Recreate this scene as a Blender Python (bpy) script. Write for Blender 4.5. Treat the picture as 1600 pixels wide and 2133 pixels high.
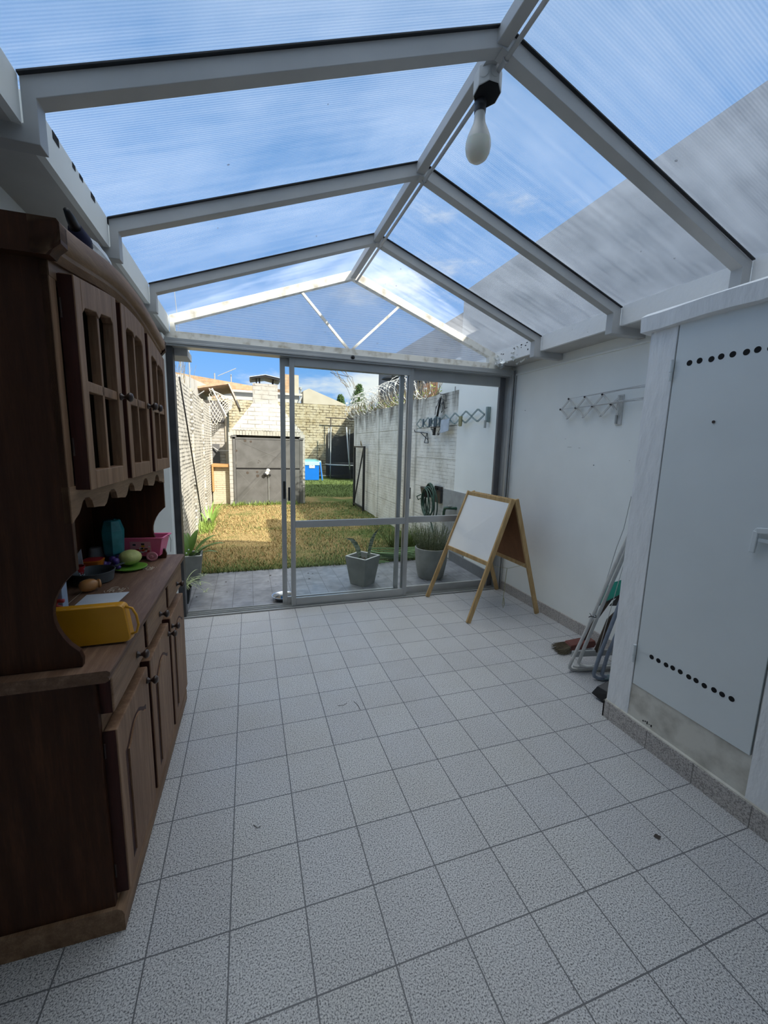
import bpy, bmesh, math, random
from mathutils import Vector, Matrix, Euler
R = math.radians
for o in list(bpy.data.objects): bpy.data.objects.remove(o)
S = bpy.context.scene
COL = S.collection
random.seed(7)

# ------------------------------------------------------------------ camera
cam_d = bpy.data.cameras.new('camera'); cam = bpy.data.objects.new('camera', cam_d); COL.objects.link(cam); S.camera = cam
fw = Vector((0.31109346, 0.9371435, -0.15805985)).normalized()
rt = Vector((0.95006743, -0.31092069, 0.02646126)).normalized()
up = rt.cross(fw).normalized()
cam.matrix_world = Matrix(((rt.x, up.x, -fw.x, 0.3466), (rt.y, up.y, -fw.y, -3.7217), (rt.z, up.z, -fw.z, 1.6102), (0, 0, 0, 1)))
cam_d.sensor_fit = 'HORIZONTAL'; cam_d.sensor_width = 36; cam_d.lens = 36 * 854.85 / 1600; cam_d.clip_start = .02; cam_d.clip_end = 400

# ------------------------------------------------------------------ sky, sun, exposure
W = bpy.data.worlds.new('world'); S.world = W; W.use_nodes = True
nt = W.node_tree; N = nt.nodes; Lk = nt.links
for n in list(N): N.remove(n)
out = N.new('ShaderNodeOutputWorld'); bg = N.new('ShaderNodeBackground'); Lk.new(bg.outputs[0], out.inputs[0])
tc = N.new('ShaderNodeTexCoord'); sep = N.new('ShaderNodeSeparateXYZ'); Lk.new(tc.outputs['Generated'], sep.inputs[0])
cr = N.new('ShaderNodeValToRGB'); Lk.new(sep.outputs['Z'], cr.inputs[0])
el = cr.color_ramp.elements
el[0].position = 0.0; el[0].color = (.36, .62, .98, 1)
el[1].position = 1.0; el[1].color = (.47, .60, .75, 1)
e = el.new(.22); e.color = (.15, .42, .92, 1)
e = el.new(.50); e.color = (.17, .42, .86, 1)
noi = N.new('ShaderNodeTexNoise'); noi.inputs['Scale'].default_value = 2.6; noi.inputs['Detail'].default_value = 7; noi.inputs['Roughness'].default_value = .62
mp = N.new('ShaderNodeMapping'); mp.inputs['Scale'].default_value = (1, 1, 3.2); mp.inputs['Location'].default_value = (.35, .1, .22)
Lk.new(tc.outputs['Generated'], mp.inputs[0]); Lk.new(mp.outputs[0], noi.inputs[0])
# clouds: more low down, plus unseen ones overhead added to light the room
hr = N.new('ShaderNodeValToRGB'); Lk.new(sep.outputs['Z'], hr.inputs[0])
h = hr.color_ramp.elements; h[0].position = .06; h[0].color = (.22, .22, .22, 1); h[1].position = .90; h[1].color = (.42, .42, .42, 1)
x = h.new(.15); x.color = (.20, .20, .20, 1); x = h.new(.185); x.color = (.0, .0, .0, 1); x = h.new(.34); x.color = (.0, .0, .0, 1); x = h.new(.70); x.color = (.0, .0, .0, 1)
# and thicker bright cloud behind, around the sun, unseen and added for its light
dt = N.new('ShaderNodeVectorMath'); dt.operation = 'DOT_PRODUCT'; Lk.new(tc.outputs['Generated'], dt.inputs[0]); dt.inputs[1].default_value = (.30, -.62, .72)
dm = N.new('ShaderNodeMapRange'); Lk.new(dt.outputs['Value'], dm.inputs[0]); dm.inputs[1].default_value = .35; dm.inputs[2].default_value = 1; dm.inputs[3].default_value = 0; dm.inputs[4].default_value = .4
a1 = N.new('ShaderNodeMath'); a1.operation = 'ADD'; Lk.new(noi.outputs[0], a1.inputs[0]); Lk.new(hr.outputs[0], a1.inputs[1])
a2 = N.new('ShaderNodeMath'); a2.operation = 'ADD'; Lk.new(a1.outputs[0], a2.inputs[0]); Lk.new(dm.outputs[0], a2.inputs[1])
cl = N.new('ShaderNodeMapRange'); cl.interpolation_type = 'SMOOTHSTEP'; Lk.new(a2.outputs[0], cl.inputs[0]); cl.inputs[1].default_value = .60; cl.inputs[2].default_value = .80
mx = N.new('ShaderNodeMixRGB'); Lk.new(cl.outputs[0], mx.inputs[0]); Lk.new(cr.outputs[0], mx.inputs[1]); mx.inputs[2].default_value = (1.0, 1.02, 1.0, 1)
Lk.new(mx.outputs[0], bg.inputs[0])
st = N.new('ShaderNodeMapRange'); Lk.new(dt.outputs['Value'], st.inputs[0]); st.inputs[1].default_value = .1; st.inputs[2].default_value = 1.0; st.inputs[3].default_value = .92; st.inputs[4].default_value = .95
zs = N.new('ShaderNodeMapRange'); zs.interpolation_type = 'SMOOTHSTEP'; Lk.new(sep.outputs['Z'], zs.inputs[0]); zs.inputs[1].default_value = .70; zs.inputs[2].default_value = .95; zs.inputs[3].default_value = 0; zs.inputs[4].default_value = 2.1  # extra brightness overhead, out of view, added to light the room through the roof
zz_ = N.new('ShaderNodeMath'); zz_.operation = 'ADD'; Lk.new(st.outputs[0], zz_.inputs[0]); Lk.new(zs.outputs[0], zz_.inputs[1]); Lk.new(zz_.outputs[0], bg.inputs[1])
sun_d = bpy.data.lights.new('sun', 'SUN'); sun_d.energy = 7.4; sun_d.angle = R(.6); sun_d.color = (1, .93, .80)
sun = bpy.data.objects.new('sun', sun_d); COL.objects.link(sun)
sun.rotation_euler = Vector((-.67, 1.03, -1)).to_track_quat('-Z', 'Y').to_euler(); sun.location = (4, -5, 9)
S.view_settings.view_transform = 'Standard'; S.view_settings.look = 'None'; S.view_settings.gamma = 1
S.view_settings.use_curve_mapping = False; S.view_settings.exposure = 0.2
try:
    S.cycles.max_bounces = 10; S.cycles.transparent_max_bounces = 24; S.cycles.diffuse_bounces = 5
except Exception: pass

# ------------------------------------------------------------------ materials
def nm(name):
    m = bpy.data.materials.new(name); m.use_nodes = True
    return m, m.node_tree, m.node_tree.nodes['Principled BSDF']
def setp(b, rough=.5, metal=0, spec=.5):
    b.inputs['Roughness'].default_value = rough; b.inputs['Metallic'].default_value = metal; b.inputs['Specular IOR Level'].default_value = spec
def rgb(c, k=1): return (min(1, c[0]*k), min(1, c[1]*k), min(1, c[2]*k), 1)
def M(name, col, rough=.5, metal=0, var=.08, scale=14, stretch=(1, 1, 1), bump=0, spec=.5, detail=5, col2=None, lo=.3, hi=.7):
    m, t, b = nm(name); setp(b, rough, metal, spec)
    g = t.nodes.new('ShaderNodeNewGeometry'); mp = t.nodes.new('ShaderNodeMapping'); mp.inputs['Scale'].default_value = stretch
    n = t.nodes.new('ShaderNodeTexNoise'); n.inputs['Scale'].default_value = scale; n.inputs['Detail'].default_value = detail
    t.links.new(g.outputs['Position'], mp.inputs[0]); t.links.new(mp.outputs[0], n.inputs[0])
    r = t.nodes.new('ShaderNodeValToRGB'); r.color_ramp.elements[0].position = lo; r.color_ramp.elements[1].position = hi
    r.color_ramp.elements[0].color = rgb(col2) if col2 else rgb(col, 1 - var); r.color_ramp.elements[1].color = rgb(col, 1 if col2 else 1 + var)
    t.links.new(n.outputs[0], r.inputs[0]); t.links.new(r.outputs[0], b.inputs['Base Color'])
    if bump:
        bu = t.nodes.new('ShaderNodeBump'); bu.inputs['Strength'].default_value = bump; bu.inputs['Distance'].default_value = .01
        t.links.new(n.outputs[0], bu.inputs['Height']); t.links.new(bu.outputs[0], b.inputs['Normal'])
    return m
def math_(t, op, a, b=None, c=None):
    n = t.nodes.new('ShaderNodeMath'); n.operation = op
    for i, v in enumerate((a, b, c)):
        if v is None: continue
        if isinstance(v, (int, float)): n.inputs[i].default_value = v
        else: t.links.new(v, n.inputs[i])
    return n.outputs[0]
def mixc(t, f, a, b, mode='MIX'):
    n = t.nodes.new('ShaderNodeMixRGB'); n.blend_type = mode
    for i, v in enumerate((f, a, b)):
        if isinstance(v, (int, float)): n.inputs[i].default_value = v
        elif isinstance(v, tuple): n.inputs[i].default_value = v if len(v) == 4 else (*v, 1)
        else: t.links.new(v, n.inputs[i])
    return n.outputs[0]
def noise(t, vec, scale, detail=3, rough=.5):
    n = t.nodes.new('ShaderNodeTexNoise'); n.inputs['Scale'].default_value = scale; n.inputs['Detail'].default_value = detail; n.inputs['Roughness'].default_value = rough
    t.links.new(vec, n.inputs[0]); return n.outputs[0]
def ramp(t, v, stops):
    r = t.nodes.new('ShaderNodeValToRGB'); e = r.color_ramp.elements
    e[0].position, e[0].color = stops[0][0], (*stops[0][1], 1); e[1].position, e[1].color = stops[-1][0], (*stops[-1][1], 1)
    for p, c in stops[1:-1]:
        k = e.new(p); k.color = (*c, 1)
    t.links.new(v, r.inputs[0]); return r.outputs[0]
def tile_mat(name, size, stops, grout, gw, rough, sc, stain=None, offs=(0, 0)):
    m, t, b = nm(name); setp(b, rough)
    g = t.nodes.new('ShaderNodeNewGeometry'); P = g.outputs['Position']
    s = t.nodes.new('ShaderNodeSeparateXYZ'); t.links.new(P, s.inputs[0])
    fx = math_(t, 'PINGPONG', math_(t, 'ADD', s.outputs[0], 50*size + offs[0]), size/2); fy = math_(t, 'PINGPONG', math_(t, 'ADD', s.outputs[1], 50*size + offs[1]), size/2)
    mn = math_(t, 'MINIMUM', fx, fy); gm = math_(t, 'LESS_THAN', mn, gw)
    c = ramp(t, noise(t, P, sc, 2, .6), stops)
    # tone of each single tile
    cx = math_(t, 'FLOOR', math_(t, 'DIVIDE', math_(t, 'ADD', s.outputs[0], offs[0]), size)); cy = math_(t, 'FLOOR', math_(t, 'DIVIDE', math_(t, 'ADD', s.outputs[1], offs[1]), size))
    cb = t.nodes.new('ShaderNodeCombineXYZ'); t.links.new(cx, cb.inputs[0]); t.links.new(cy, cb.inputs[1])
    wn = t.nodes.new('ShaderNodeTexWhiteNoise'); t.links.new(cb.outputs[0], wn.inputs[0])
    c = mixc(t, 1, c, ramp(t, wn.outputs[0], [(0, (.93, .93, .95)), (1, (1, 1, 1))]), 'MULTIPLY')
    big = noise(t, P, 2.2, 5, .65)
    c = mixc(t, 1, c, ramp(t, big, [(.3, stain or (.93, .92, .9)), (.6, (1, 1, 1))]), 'MULTIPLY')
    c = mixc(t, gm, c, grout); t.links.new(c, b.inputs['Base Color'])
    bu = t.nodes.new('ShaderNodeBump'); bu.inputs['Strength'].default_value = .35; bu.inputs['Distance'].default_value = .004; bu.invert = True
    t.links.new(gm, bu.inputs['Height']); t.links.new(bu.outputs[0], b.inputs['Normal'])
    rr = ramp(t, big, [(.3, (rough + .12,)*3), (.7, (rough - .08,)*3)]); t.links.new(rr, b.inputs['Roughness'])
    return m
def brick_mat(name, axis, c1, c2, mortar, bw, bh, ms, stain=None, sc=1.0, rough=.85, squash=1.0, bump=.6, streak=0.0):
    m, t, b = nm(name); setp(b, rough, 0, .2)
    g = t.nodes.new('ShaderNodeNewGeometry'); P = g.outputs['Position']; s = t.nodes.new('ShaderNodeSeparateXYZ'); t.links.new(P, s.inputs[0])
    cb = t.nodes.new('ShaderNodeCombineXYZ'); t.links.new(s.outputs[1 if axis == 'x' else 0], cb.inputs[0]); t.links.new(s.outputs[2], cb.inputs[1])
    wob = noise(t, P, 9, 3); cbv = t.nodes.new('ShaderNodeVectorMath'); cbv.operation = 'MULTIPLY_ADD'
    t.links.new(wob, cbv.inputs[0]); cbv.inputs[1].default_value = (.012, .012, 0); t.links.new(cb.outputs[0], cbv.inputs[2])
    br = t.nodes.new('ShaderNodeTexBrick'); t.links.new(cbv.outputs[0], br.inputs['Vector']); br.inputs['Scale'].default_value = 1
    br.inputs['Brick Width'].default_value = bw; br.inputs['Row Height'].default_value = bh; br.inputs['Mortar Size'].default_value = ms; br.inputs['Mortar Smooth'].default_value = .3
    br.inputs['Color1'].default_value = (*c1, 1); br.inputs['Color2'].default_value = (*c2, 1); br.inputs['Mortar'].default_value = (*mortar, 1); br.inputs['Bias'].default_value = .1
    # mortar joints partly painted over
    hide = ramp(t, noise(t, P, 3.5, 4, .7), [(.42, (0, 0, 0)), (.56, (1, 1, 1))])
    c = mixc(t, hide, (*[(a + d)/2 for a, d in zip(c1, c2)], 1), br.outputs['Color'])
    if stain:
        v = t.nodes.new('ShaderNodeVectorMath'); v.operation = 'MULTIPLY'; t.links.new(P, v.inputs[0]); v.inputs[1].default_value = (2.4, 2.4, 2.0)
        c = mixc(t, 1, c, ramp(t, noise(t, v.outputs[0], 1.2*sc, 6, .7), [(.36, stain), (.58, (1, 1, 1))]), 'MULTIPLY')
    if streak:
        # water streaks running down from the coping
        zz = t.nodes.new('ShaderNodeMapRange'); t.links.new(s.outputs[2], zz.inputs[0]); zz.inputs[1].default_value = streak - .75; zz.inputs[2].default_value = streak; zz.inputs[3].default_value = .0; zz.inputs[4].default_value = .42
        v2 = t.nodes.new('ShaderNodeVectorMath'); v2.operation = 'MULTIPLY'; t.links.new(P, v2.inputs[0]); v2.inputs[1].default_value = (4.5, 4.5, 1.6)
        k = math_(t, 'ADD', noise(t, v2.outputs[0], 1, 5, .6), zz.outputs[0])
        c = mixc(t, 1, c, ramp(t, k, [(.74, (1, 1, 1)), (1.0, (.30, .29, .27))]), 'MULTIPLY')
    t.links.new(c, b.inputs['Base Color'])
    bu = t.nodes.new('ShaderNodeBump'); bu.inputs['Strength'].default_value = bump; bu.inputs['Distance'].default_value = .015; bu.invert = True
    t.links.new(br.outputs['Fac'], bu.inputs['Height']); t.links.new(bu.outputs[0], b.inputs['Normal'])
    return m
def wood(name, dark, light, axis='z', rough=.55, sc=3.0):
    m, t, b = nm(name); setp(b, rough, 0, .22)
    g = t.nodes.new('ShaderNodeNewGeometry'); v = t.nodes.new('ShaderNodeVectorMath'); v.operation = 'MULTIPLY'; t.links.new(g.outputs['Position'], v.inputs[0])
    v.inputs[1].default_value = {'z': (9, 9, .7), 'y': (9, .7, 9), 'x': (.7, 9, 9)}[axis]
    n1 = noise(t, v.outputs[0], sc, 6, .65); n2 = noise(t, v.outputs[0], sc*9, 3, .6)
    f = math_(t, 'ADD', math_(t, 'MULTIPLY', n1, .75), math_(t, 'MULTIPLY', n2, .25))
    c = ramp(t, f, [(.33, dark), (.52, tuple((a*.6 + d*.4) for a, d in zip(dark, light))), (.68, light)])
    vo = t.nodes.new('ShaderNodeTexVoronoi'); vo.inputs['Scale'].default_value = 3.1; t.links.new(g.outputs['Position'], vo.inputs['Vector'])
    kn = ramp(t, vo.outputs['Distance'], [(.02, (.35, .3, .28)), (.06, (1, 1, 1))])
    c = mixc(t, 1, c, kn, 'MULTIPLY'); t.links.new(c, b.inputs['Base Color'])
    bu = t.nodes.new('ShaderNodeBump'); bu.inputs['Strength'].default_value = .15; bu.inputs['Distance'].default_value = .004; t.links.new(f, bu.inputs['Height']); t.links.new(bu.outputs[0], b.inputs['Normal'])
    return m
def glass_mat(name, tint, refl=.08, rough=.0):
    m, t, b = nm(name); t.nodes.remove(b); o = t.nodes['Material Output']
    tr = t.nodes.new('ShaderNodeBsdfTransparent'); tr.inputs[0].default_value = (*tint, 1)
    gl = t.nodes.new('ShaderNodeBsdfGlossy'); gl.inputs['Roughness'].default_value = rough
    fr = t.nodes.new('ShaderNodeFresnel'); fr.inputs[0].default_value = 1.45
    f = math_(t, 'MULTIPLY', fr.outputs[0], refl*10)
    mxs = t.nodes.new('ShaderNodeMixShader'); t.links.new(f, mxs.inputs[0]); t.links.new(tr.outputs[0], mxs.inputs[1]); t.links.new(gl.outputs[0], mxs.inputs[2]); t.links.new(mxs.outputs[0], o.inputs[0])
    return m
def poly_mat(name, slope):
    m, t, b = nm(name); t.nodes.remove(b); o = t.nodes['Material Output']
    g = t.nodes.new('ShaderNodeNewGeometry'); P = g.outputs['Position']; s = t.nodes.new('ShaderNodeSeparateXYZ'); t.links.new(P, s.inputs[0])
    ax = s.outputs[1] if slope else s.outputs[2]
    w = math_(t, 'SINE', math_(t, 'MULTIPLY', ax, 2*math.pi/(.011 if slope else .02)))
    v = t.nodes.new('ShaderNodeVectorMath'); v.operation = 'MULTIPLY'; t.links.new(P, v.inputs[0]); v.inputs[1].default_value = (.8, 14, .8) if slope else (1, 1, 16)
    st = noise(t, v.outputs[0], 2.4, 5, .6); big = noise(t, P, 1.6, 4, .6)
    f = math_(t, 'MULTIPLY_ADD', w, .045, .12 if slope else .32); f = math_(t, 'ADD', f, math_(t, 'MULTIPLY', math_(t, 'SUBTRACT', st, .5), .20)); f = math_(t, 'ADD', f, math_(t, 'MULTIPLY', math_(t, 'SUBTRACT', big, .5), .34))
    sp = t.nodes.new('ShaderNodeTexVoronoi'); sp.inputs['Scale'].default_value = 5.5; t.links.new(P, sp.inputs['Vector'])
    dirt = math_(t, 'LESS_THAN', sp.outputs['Distance'], .034)
    tr = t.nodes.new('ShaderNodeBsdfTransparent')
    tc_ = mixc(t, math_(t, 'MULTIPLY_ADD', w, .5, .5), (.83, .85, .87, 1), (.93, .935, .94, 1)); tc_ = mixc(t, dirt, tc_, (.35, .36, .38, 1)); t.links.new(tc_, tr.inputs[0])
    tl = t.nodes.new('ShaderNodeBsdfTranslucent'); tl.inputs[0].default_value = (.84, .88, .95, 1)
    df = t.nodes.new('ShaderNodeBsdfGlossy'); df.inputs['Roughness'].default_value = .25; df.inputs[0].default_value = (.9, .9, .92, 1)
    m1 = t.nodes.new('ShaderNodeMixShader'); t.links.new(f, m1.inputs[0]); t.links.new(tr.outputs[0], m1.inputs[1]); t.links.new(tl.outputs[0], m1.inputs[2])
    m2 = t.nodes.new('ShaderNodeMixShader'); m2.inputs[0].default_value = .035; t.links.new(m1.outputs[0], m2.inputs[1]); t.links.new(df.outputs[0], m2.inputs[2])
    t.links.new(m2.outputs[0], o.inputs[0]); return m
def net_mat(name, col, alpha):
    m, t, b = nm(name); setp(b, .8); b.inputs['Base Color'].default_value = (*col, 1)
    o = t.nodes['Material Output']; tr = t.nodes.new('ShaderNodeBsdfTransparent')
    g = t.nodes.new('ShaderNodeNewGeometry'); n = noise(t, g.outputs['Position'], 6, 3)
    f = math_(t, 'MULTIPLY_ADD', n, .35, alpha - .17)
    k = t.nodes.new('ShaderNodeMixShader'); t.links.new(f, k.inputs[0]); t.links.new(tr.outputs[0], k.inputs[1]); t.links.new(b.outputs[0], k.inputs[2]); t.links.new(k.outputs[0], o.inputs[0])
    return m

mFloor = tile_mat('speckled granite tile', .25, [(.36, (.10, .10, .11)), (.46, (.42, .42, .43)), (.56, (.60, .60, .60)), (.68, (.70, .70, .69))], (.12, .12, .13, 1), .0024, .42, 210)
mSkirt = tile_mat('speckled skirting tile', .25, [(.36, (.22, .20, .19)), (.48, (.42, .39, .37)), (.65, (.56, .53, .50))], (.14, .13, .12, 1), .0016, .5, 150)
mPatio = tile_mat('slate patio tile', .20, [(.35, (.17, .18, .20)), (.6, (.26, .27, .295))], (.07, .07, .075, 1), .0025, .36, 8, (.72, .70, .68), (.04, .1))
mWall = M('white wall paint', (.81, .83, .81), .75, var=.03, scale=3, bump=.10, detail=8)
mWallLumpy = M('lumpy white plaster', (.78, .79, .80), .8, var=.04, scale=22, stretch=(1, 1, .35), bump=.9, detail=5)
mCurb = M('stained cream plaster', (.62, .60, .54), .85, scale=9, bump=.35, col2=(.38, .36, .31), lo=.30, hi=.56, detail=8)
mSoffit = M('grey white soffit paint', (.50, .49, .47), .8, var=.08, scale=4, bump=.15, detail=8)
mFrame = M('white painted steel', (.44, .44, .435), .5, var=.05, scale=6)
mGable = M('flaking white gable paint', (.80, .78, .72), .6, scale=14, col2=(.50, .46, .38), lo=.30, hi=.50, detail=8)
mPeel = M('peeling white paint', (.78, .78, .77), .7, scale=9, col2=(.10, .10, .11), lo=.26, hi=.32, bump=.5, detail=5)
mAlu = M('grey aluminium', (.42, .43, .43), .42, .55, var=.06, scale=5)
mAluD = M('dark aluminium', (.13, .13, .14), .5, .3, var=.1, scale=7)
mPostShade = M('aluminium post with painted shade', (.035, .036, .04), .5, var=.3, scale=9)  # aluminium post in shade; the darkness is put into its colour
mGlass = glass_mat('door glass', (.96, .975, .975), .03)
mPoly = poly_mat('ribbed polycarbonate roof', True); mPolyG = poly_mat('ribbed polycarbonate gable', False)
mDoor = M('white door paint', (.68, .72, .73), .55, var=.03, scale=3)
mBlack = M('black plastic', (.012, .012, .014), .45, var=.2)
mDark = M('dark hole', (.004, .004, .005), .9, var=.1)
mWoodD = wood('dark pine carcass', (.030, .0095, .004), (.085, .031, .012), 'z')  # carcass wood, darker than the fronts
mWoodF = wood('worn pine front', (.15, .078, .042), (.34, .205, .122), 'z')
mWoodH = wood('worn pine rail', (.15, .080, .043), (.36, .225, .135), 'y')
mWoodT = wood('worn pine counter', (.11, .055, .033), (.26, .158, .102), 'y')
mWoodE = wood('dark pine edge', (.030, .009, .007), (.075, .022, .016), 'z')
mKnob = M('dark turned knob', (.045, .026, .020), .35, var=.3, scale=30)
mInk = M('cream stencil paint', (.60, .52, .42), .6)
mPaneD = glass_mat('cabinet glass', (.16, .19, .19), .05)
mEasel = wood('pine easel', (.36, .23, .10), (.60, .42, .21), 'z', .55)
mBoardBack = wood('brown hardboard', (.17, .075, .032), (.27, .125, .055), 'z', .6, 1.0)
mBoard = M('white marker board', (.74, .75, .76), .18, var=.02, scale=3)
mYellow = M('yellow plastic', (.60, .28, .012), .4, var=.06)
mPink = M('pink plastic', (.86, .17, .34), .35, var=.04)
mPinkL = M('light pink plastic', (.78, .33, .42), .35, var=.04)
mRed = M('red plastic', (.45, .025, .03), .4)
mOrange = M('orange plastic', (.66, .20, .015), .4)
mWoodToy = M('orange lacquered wood', (.58, .27, .09), .3, var=.12)
mPurple = M('purple plastic', (.10, .055, .28), .3)
mMelon = M('pale green melon plastic', (.56, .60, .22), .55, var=.1, scale=30, bump=.5)
mLime = M('lime green plastic', (.16, .38, .05), .35)
mPan = M('dark grey enamel', (.085, .10, .11), .4, .1, var=.1)
mTeal = M('teal translucent plastic', (.035, .24, .27), .25, var=.35, scale=10)
mNavy = M('navy fabric', (.012, .014, .05), .8, var=.3)
mPaper = M('white paper', (.62, .66, .72), .8, var=.05)
mBlueBox = M('pale blue card', (.34, .42, .54), .8, var=.06)
mPot = M('grey cement pot', (.25, .26, .245), .8, var=.18, scale=7, bump=.25, detail=7)
mPotL = M('light pot rim', (.55, .56, .55), .7, var=.06)
mPotBlack = M('black nursery pot', (.014, .018, .02), .5)
mSoil = M('dark potting soil', (.03, .022, .015), .95, var=.4, scale=60, bump=.8)
mLeaf = M('glossy green leaf', (.10, .19, .035), .35, var=.3, scale=8)
mLeafY = M('yellow green leaf', (.22, .32, .06), .45, var=.3, scale=9)
mStrap = M('strap leaf green', (.16, .27, .05), .4, var=.35, scale=7)
mLeafV = M('striped leaf', (.38, .45, .24), .5, var=.35, scale=20)
mSnake = M('banded snake plant leaf', (.38, .42, .32), .5, scale=26, stretch=(.6, .6, 3), col2=(.09, .14, .08), lo=.4, hi=.6)
mLav = M('grey green lavender', (.12, .14, .07), .8, var=.4, scale=40)
mStraw = M('dry straw grass', (.46, .355, .15), .9, var=.3, scale=60, col2=(.25, .17, .075))
mGrass = M('green grass blades', (.13, .19, .05), .8, var=.3, scale=50, col2=(.09, .12, .03))
mSteel = M('stainless steel', (.45, .46, .48), .25, .9, var=.05)
mWhiteTube = M('white enamelled tube', (.56, .56, .54), .4, var=.08, scale=30)
mBlueTube = M('grey blue enamelled tube', (.20, .24, .31), .4, var=.15, scale=30)
mBristle = M('straw bristles', (.36, .31, .22), .9, scale=70, stretch=(1, 4, 1), col2=(.16, .13, .09))
mRedBrown = M('brown broom head', (.13, .035, .025), .5, var=.2)
mHandle = wood('old broom handle', (.045, .032, .024), (.12, .085, .06), 'z')
mGreen = M('green plastic', (.00, .24, .17), .45, var=.1)
mBulb = M('opal bulb glass', (.66, .66, .56), .2, var=.03); mBulb.node_tree.nodes['Principled BSDF'].inputs['Subsurface Weight'].default_value = .3
mBulbW = M('white bulb collar', (.50, .50, .47), .45, var=.03)
mJBox = M('white junction box', (.52, .52, .50), .55, var=.10, scale=18)
mLeftG = brick_mat('painted block wall', 'x', (.62, .60, .55), (.57, .55, .50), (.19, .185, .17), .30, .060, .012, (.90, .88, .82), bump=.8)
mRightG = brick_mat('weathered painted panel wall', 'x', (.80, .80, .76), (.76, .76, .72), (.42, .42, .40), .50, .055, .004, (.74, .73, .70), bump=.5, streak=2.41)
mRear = brick_mat('cream painted rear brick', 'y', (.50, .45, .33), (.44, .395, .285), (.15, .12, .08), .34, .13, .022, (.72, .66, .54), bump=.9)
mGrillBrick = brick_mat('white painted grill brick', 'y', (.47, .462, .435), (.42, .412, .385), (.27, .26, .24), .36, .11, .011, (.84, .83, .80), bump=.8)
mSideBrick = brick_mat('cream painted bar brick', 'y', (.52, .47, .35), (.47, .425, .32), (.36, .30, .22), .30, .055, .008, None, bump=.6)
mTerra = brick_mat('bare terracotta brick', 'y', (.52, .35, .22), (.44, .29, .18), (.38, .31, .23), .30, .16, .02, (.80, .76, .70))
mTerraX = brick_mat('terracotta brick infill', 'x', (.66, .30, .16), (.55, .25, .13), (.45, .36, .26), .24, .10, .012)
mConcreteY = M('stained cream render', (.46, .42, .34), .9, var=.2, scale=2.5, detail=8, col2=(.42, .38, .30), lo=.3, hi=.55)
mRender = M('white rendered wall', (.50, .49, .455), .9, var=.08, scale=2, detail=7)
mDarkHouse = M('dark grey render', (.13, .13, .135), .9, var=.15, scale=2)
mIronGate = M('grey painted sheet steel', (.13, .13, .13), .6, .1, scale=5, col2=(.095, .095, .093), lo=.35, hi=.65, detail=7)
mCrease = M('pressed crease', (.165, .165, .16), .6, .1)
mRust = M('rust stain spots', (.07, .055, .045), .8, var=.2)
mIron = M('black wrought iron', (.012, .012, .013), .5, .2, var=.2)
mBarWood = wood('orange wood plank', (.40, .20, .08), (.62, .36, .16), 'x', .5)
mTileRoof = M('clay roof tile', (.44, .29, .19), .85, var=.25, scale=9)
mFascia = M('grey fascia board', (.48, .46, .42), .7, var=.08)
mPool = M('blue pool liner', (.008, .16, .62), .35, var=.08, scale=3)
mPoolBand = M('pale pool band', (.42, .62, .70), .4, var=.1, scale=12)
mTealWater = M('pool cover', (.10, .32, .34), .3)
mNetB = net_mat('black trampoline net', (.01, .01, .012), .72)
mNetW = M('white netting cord', (.66, .62, .54), .8)
mClear = net_mat('clear plastic', (.50, .55, .57), .55)
mGalv = M('galvanised tube', (.42, .44, .44), .4, .6, var=.1)
mRazor = M('galvanised razor wire', (.74, .74, .73), .45, .1, var=.1)
mVine = M('dry vine', (.24, .19, .11), .9, var=.3, scale=20)
mConifer = M('dark conifer foliage', (.05, .10, .025), .9, var=.4, scale=9)
mHose = M('dark green hose', (.015, .06, .04), .4, var=.2)
mHoseG = M('green hose on grass', (.14, .24, .10), .5, var=.2)
mPanelG = M('grey cement panel', (.30, .31, .31), .8, var=.12, scale=12)
mTealRack = M('weathered teal metal', (.22, .29, .30), .5, .3, var=.15)
mPeg = M('olive clothes pegs', (.30, .29, .16), .7)
mPegB = M('blue grey clothes pegs', (.10, .15, .19), .6)
mCloth = M('bluish rag', (.42, .48, .56), .9, var=.12, scale=12)
mCord = M('thin white cord', (.55, .56, .57), .7)
mBag = M('crumpled white plastic', (.55, .56, .56), .35, var=.2, scale=25, bump=.6)
mTwig = M('dark dry twig', (.05, .04, .035), .9)

# lawn: dry straw in the middle, greener at its edges and towards the pool
m, t, b = nm('lawn soil and thatch'); setp(b, .95, 0, .1)
g = t.nodes.new('ShaderNodeNewGeometry'); P = g.outputs['Position']; s = t.nodes.new('ShaderNodeSeparateXYZ'); t.links.new(P, s.inputs[0])
big = noise(t, P, 1.3, 5, .65); fine = noise(t, P, 38, 4, .7)
ys = t.nodes.new('ShaderNodeMapRange'); t.links.new(s.outputs[1], ys.inputs[0]); ys.inputs[1].default_value = 9; ys.inputs[2].default_value = 12; ys.inputs[3].default_value = 0; ys.inputs[4].default_value = .35
ye = t.nodes.new('ShaderNodeMapRange'); t.links.new(s.outputs[1], ye.inputs[0]); ye.inputs[1].default_value = 1.55; ye.inputs[2].default_value = 2.3; ye.inputs[3].default_value = .26; ye.inputs[4].default_value = 0
xe = t.nodes.new('ShaderNodeMapRange'); t.links.new(s.outputs[0], xe.inputs[0]); xe.inputs[1].default_value = 1.2; xe.inputs[2].default_value = 3.0; xe.inputs[3].default_value = 0; xe.inputs[4].default_value = .16
f = math_(t, 'ADD', math_(t, 'ADD', big, ys.outputs[0]), math_(t, 'ADD', ye.outputs[0], xe.outputs[0]))
gc = ramp(t, fine, [(.35, (.045, .065, .018)), (.65, (.16, .21, .06))]); sc_ = ramp(t, fine, [(.35, (.17, .115, .055)), (.65, (.46, .355, .16))])
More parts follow.
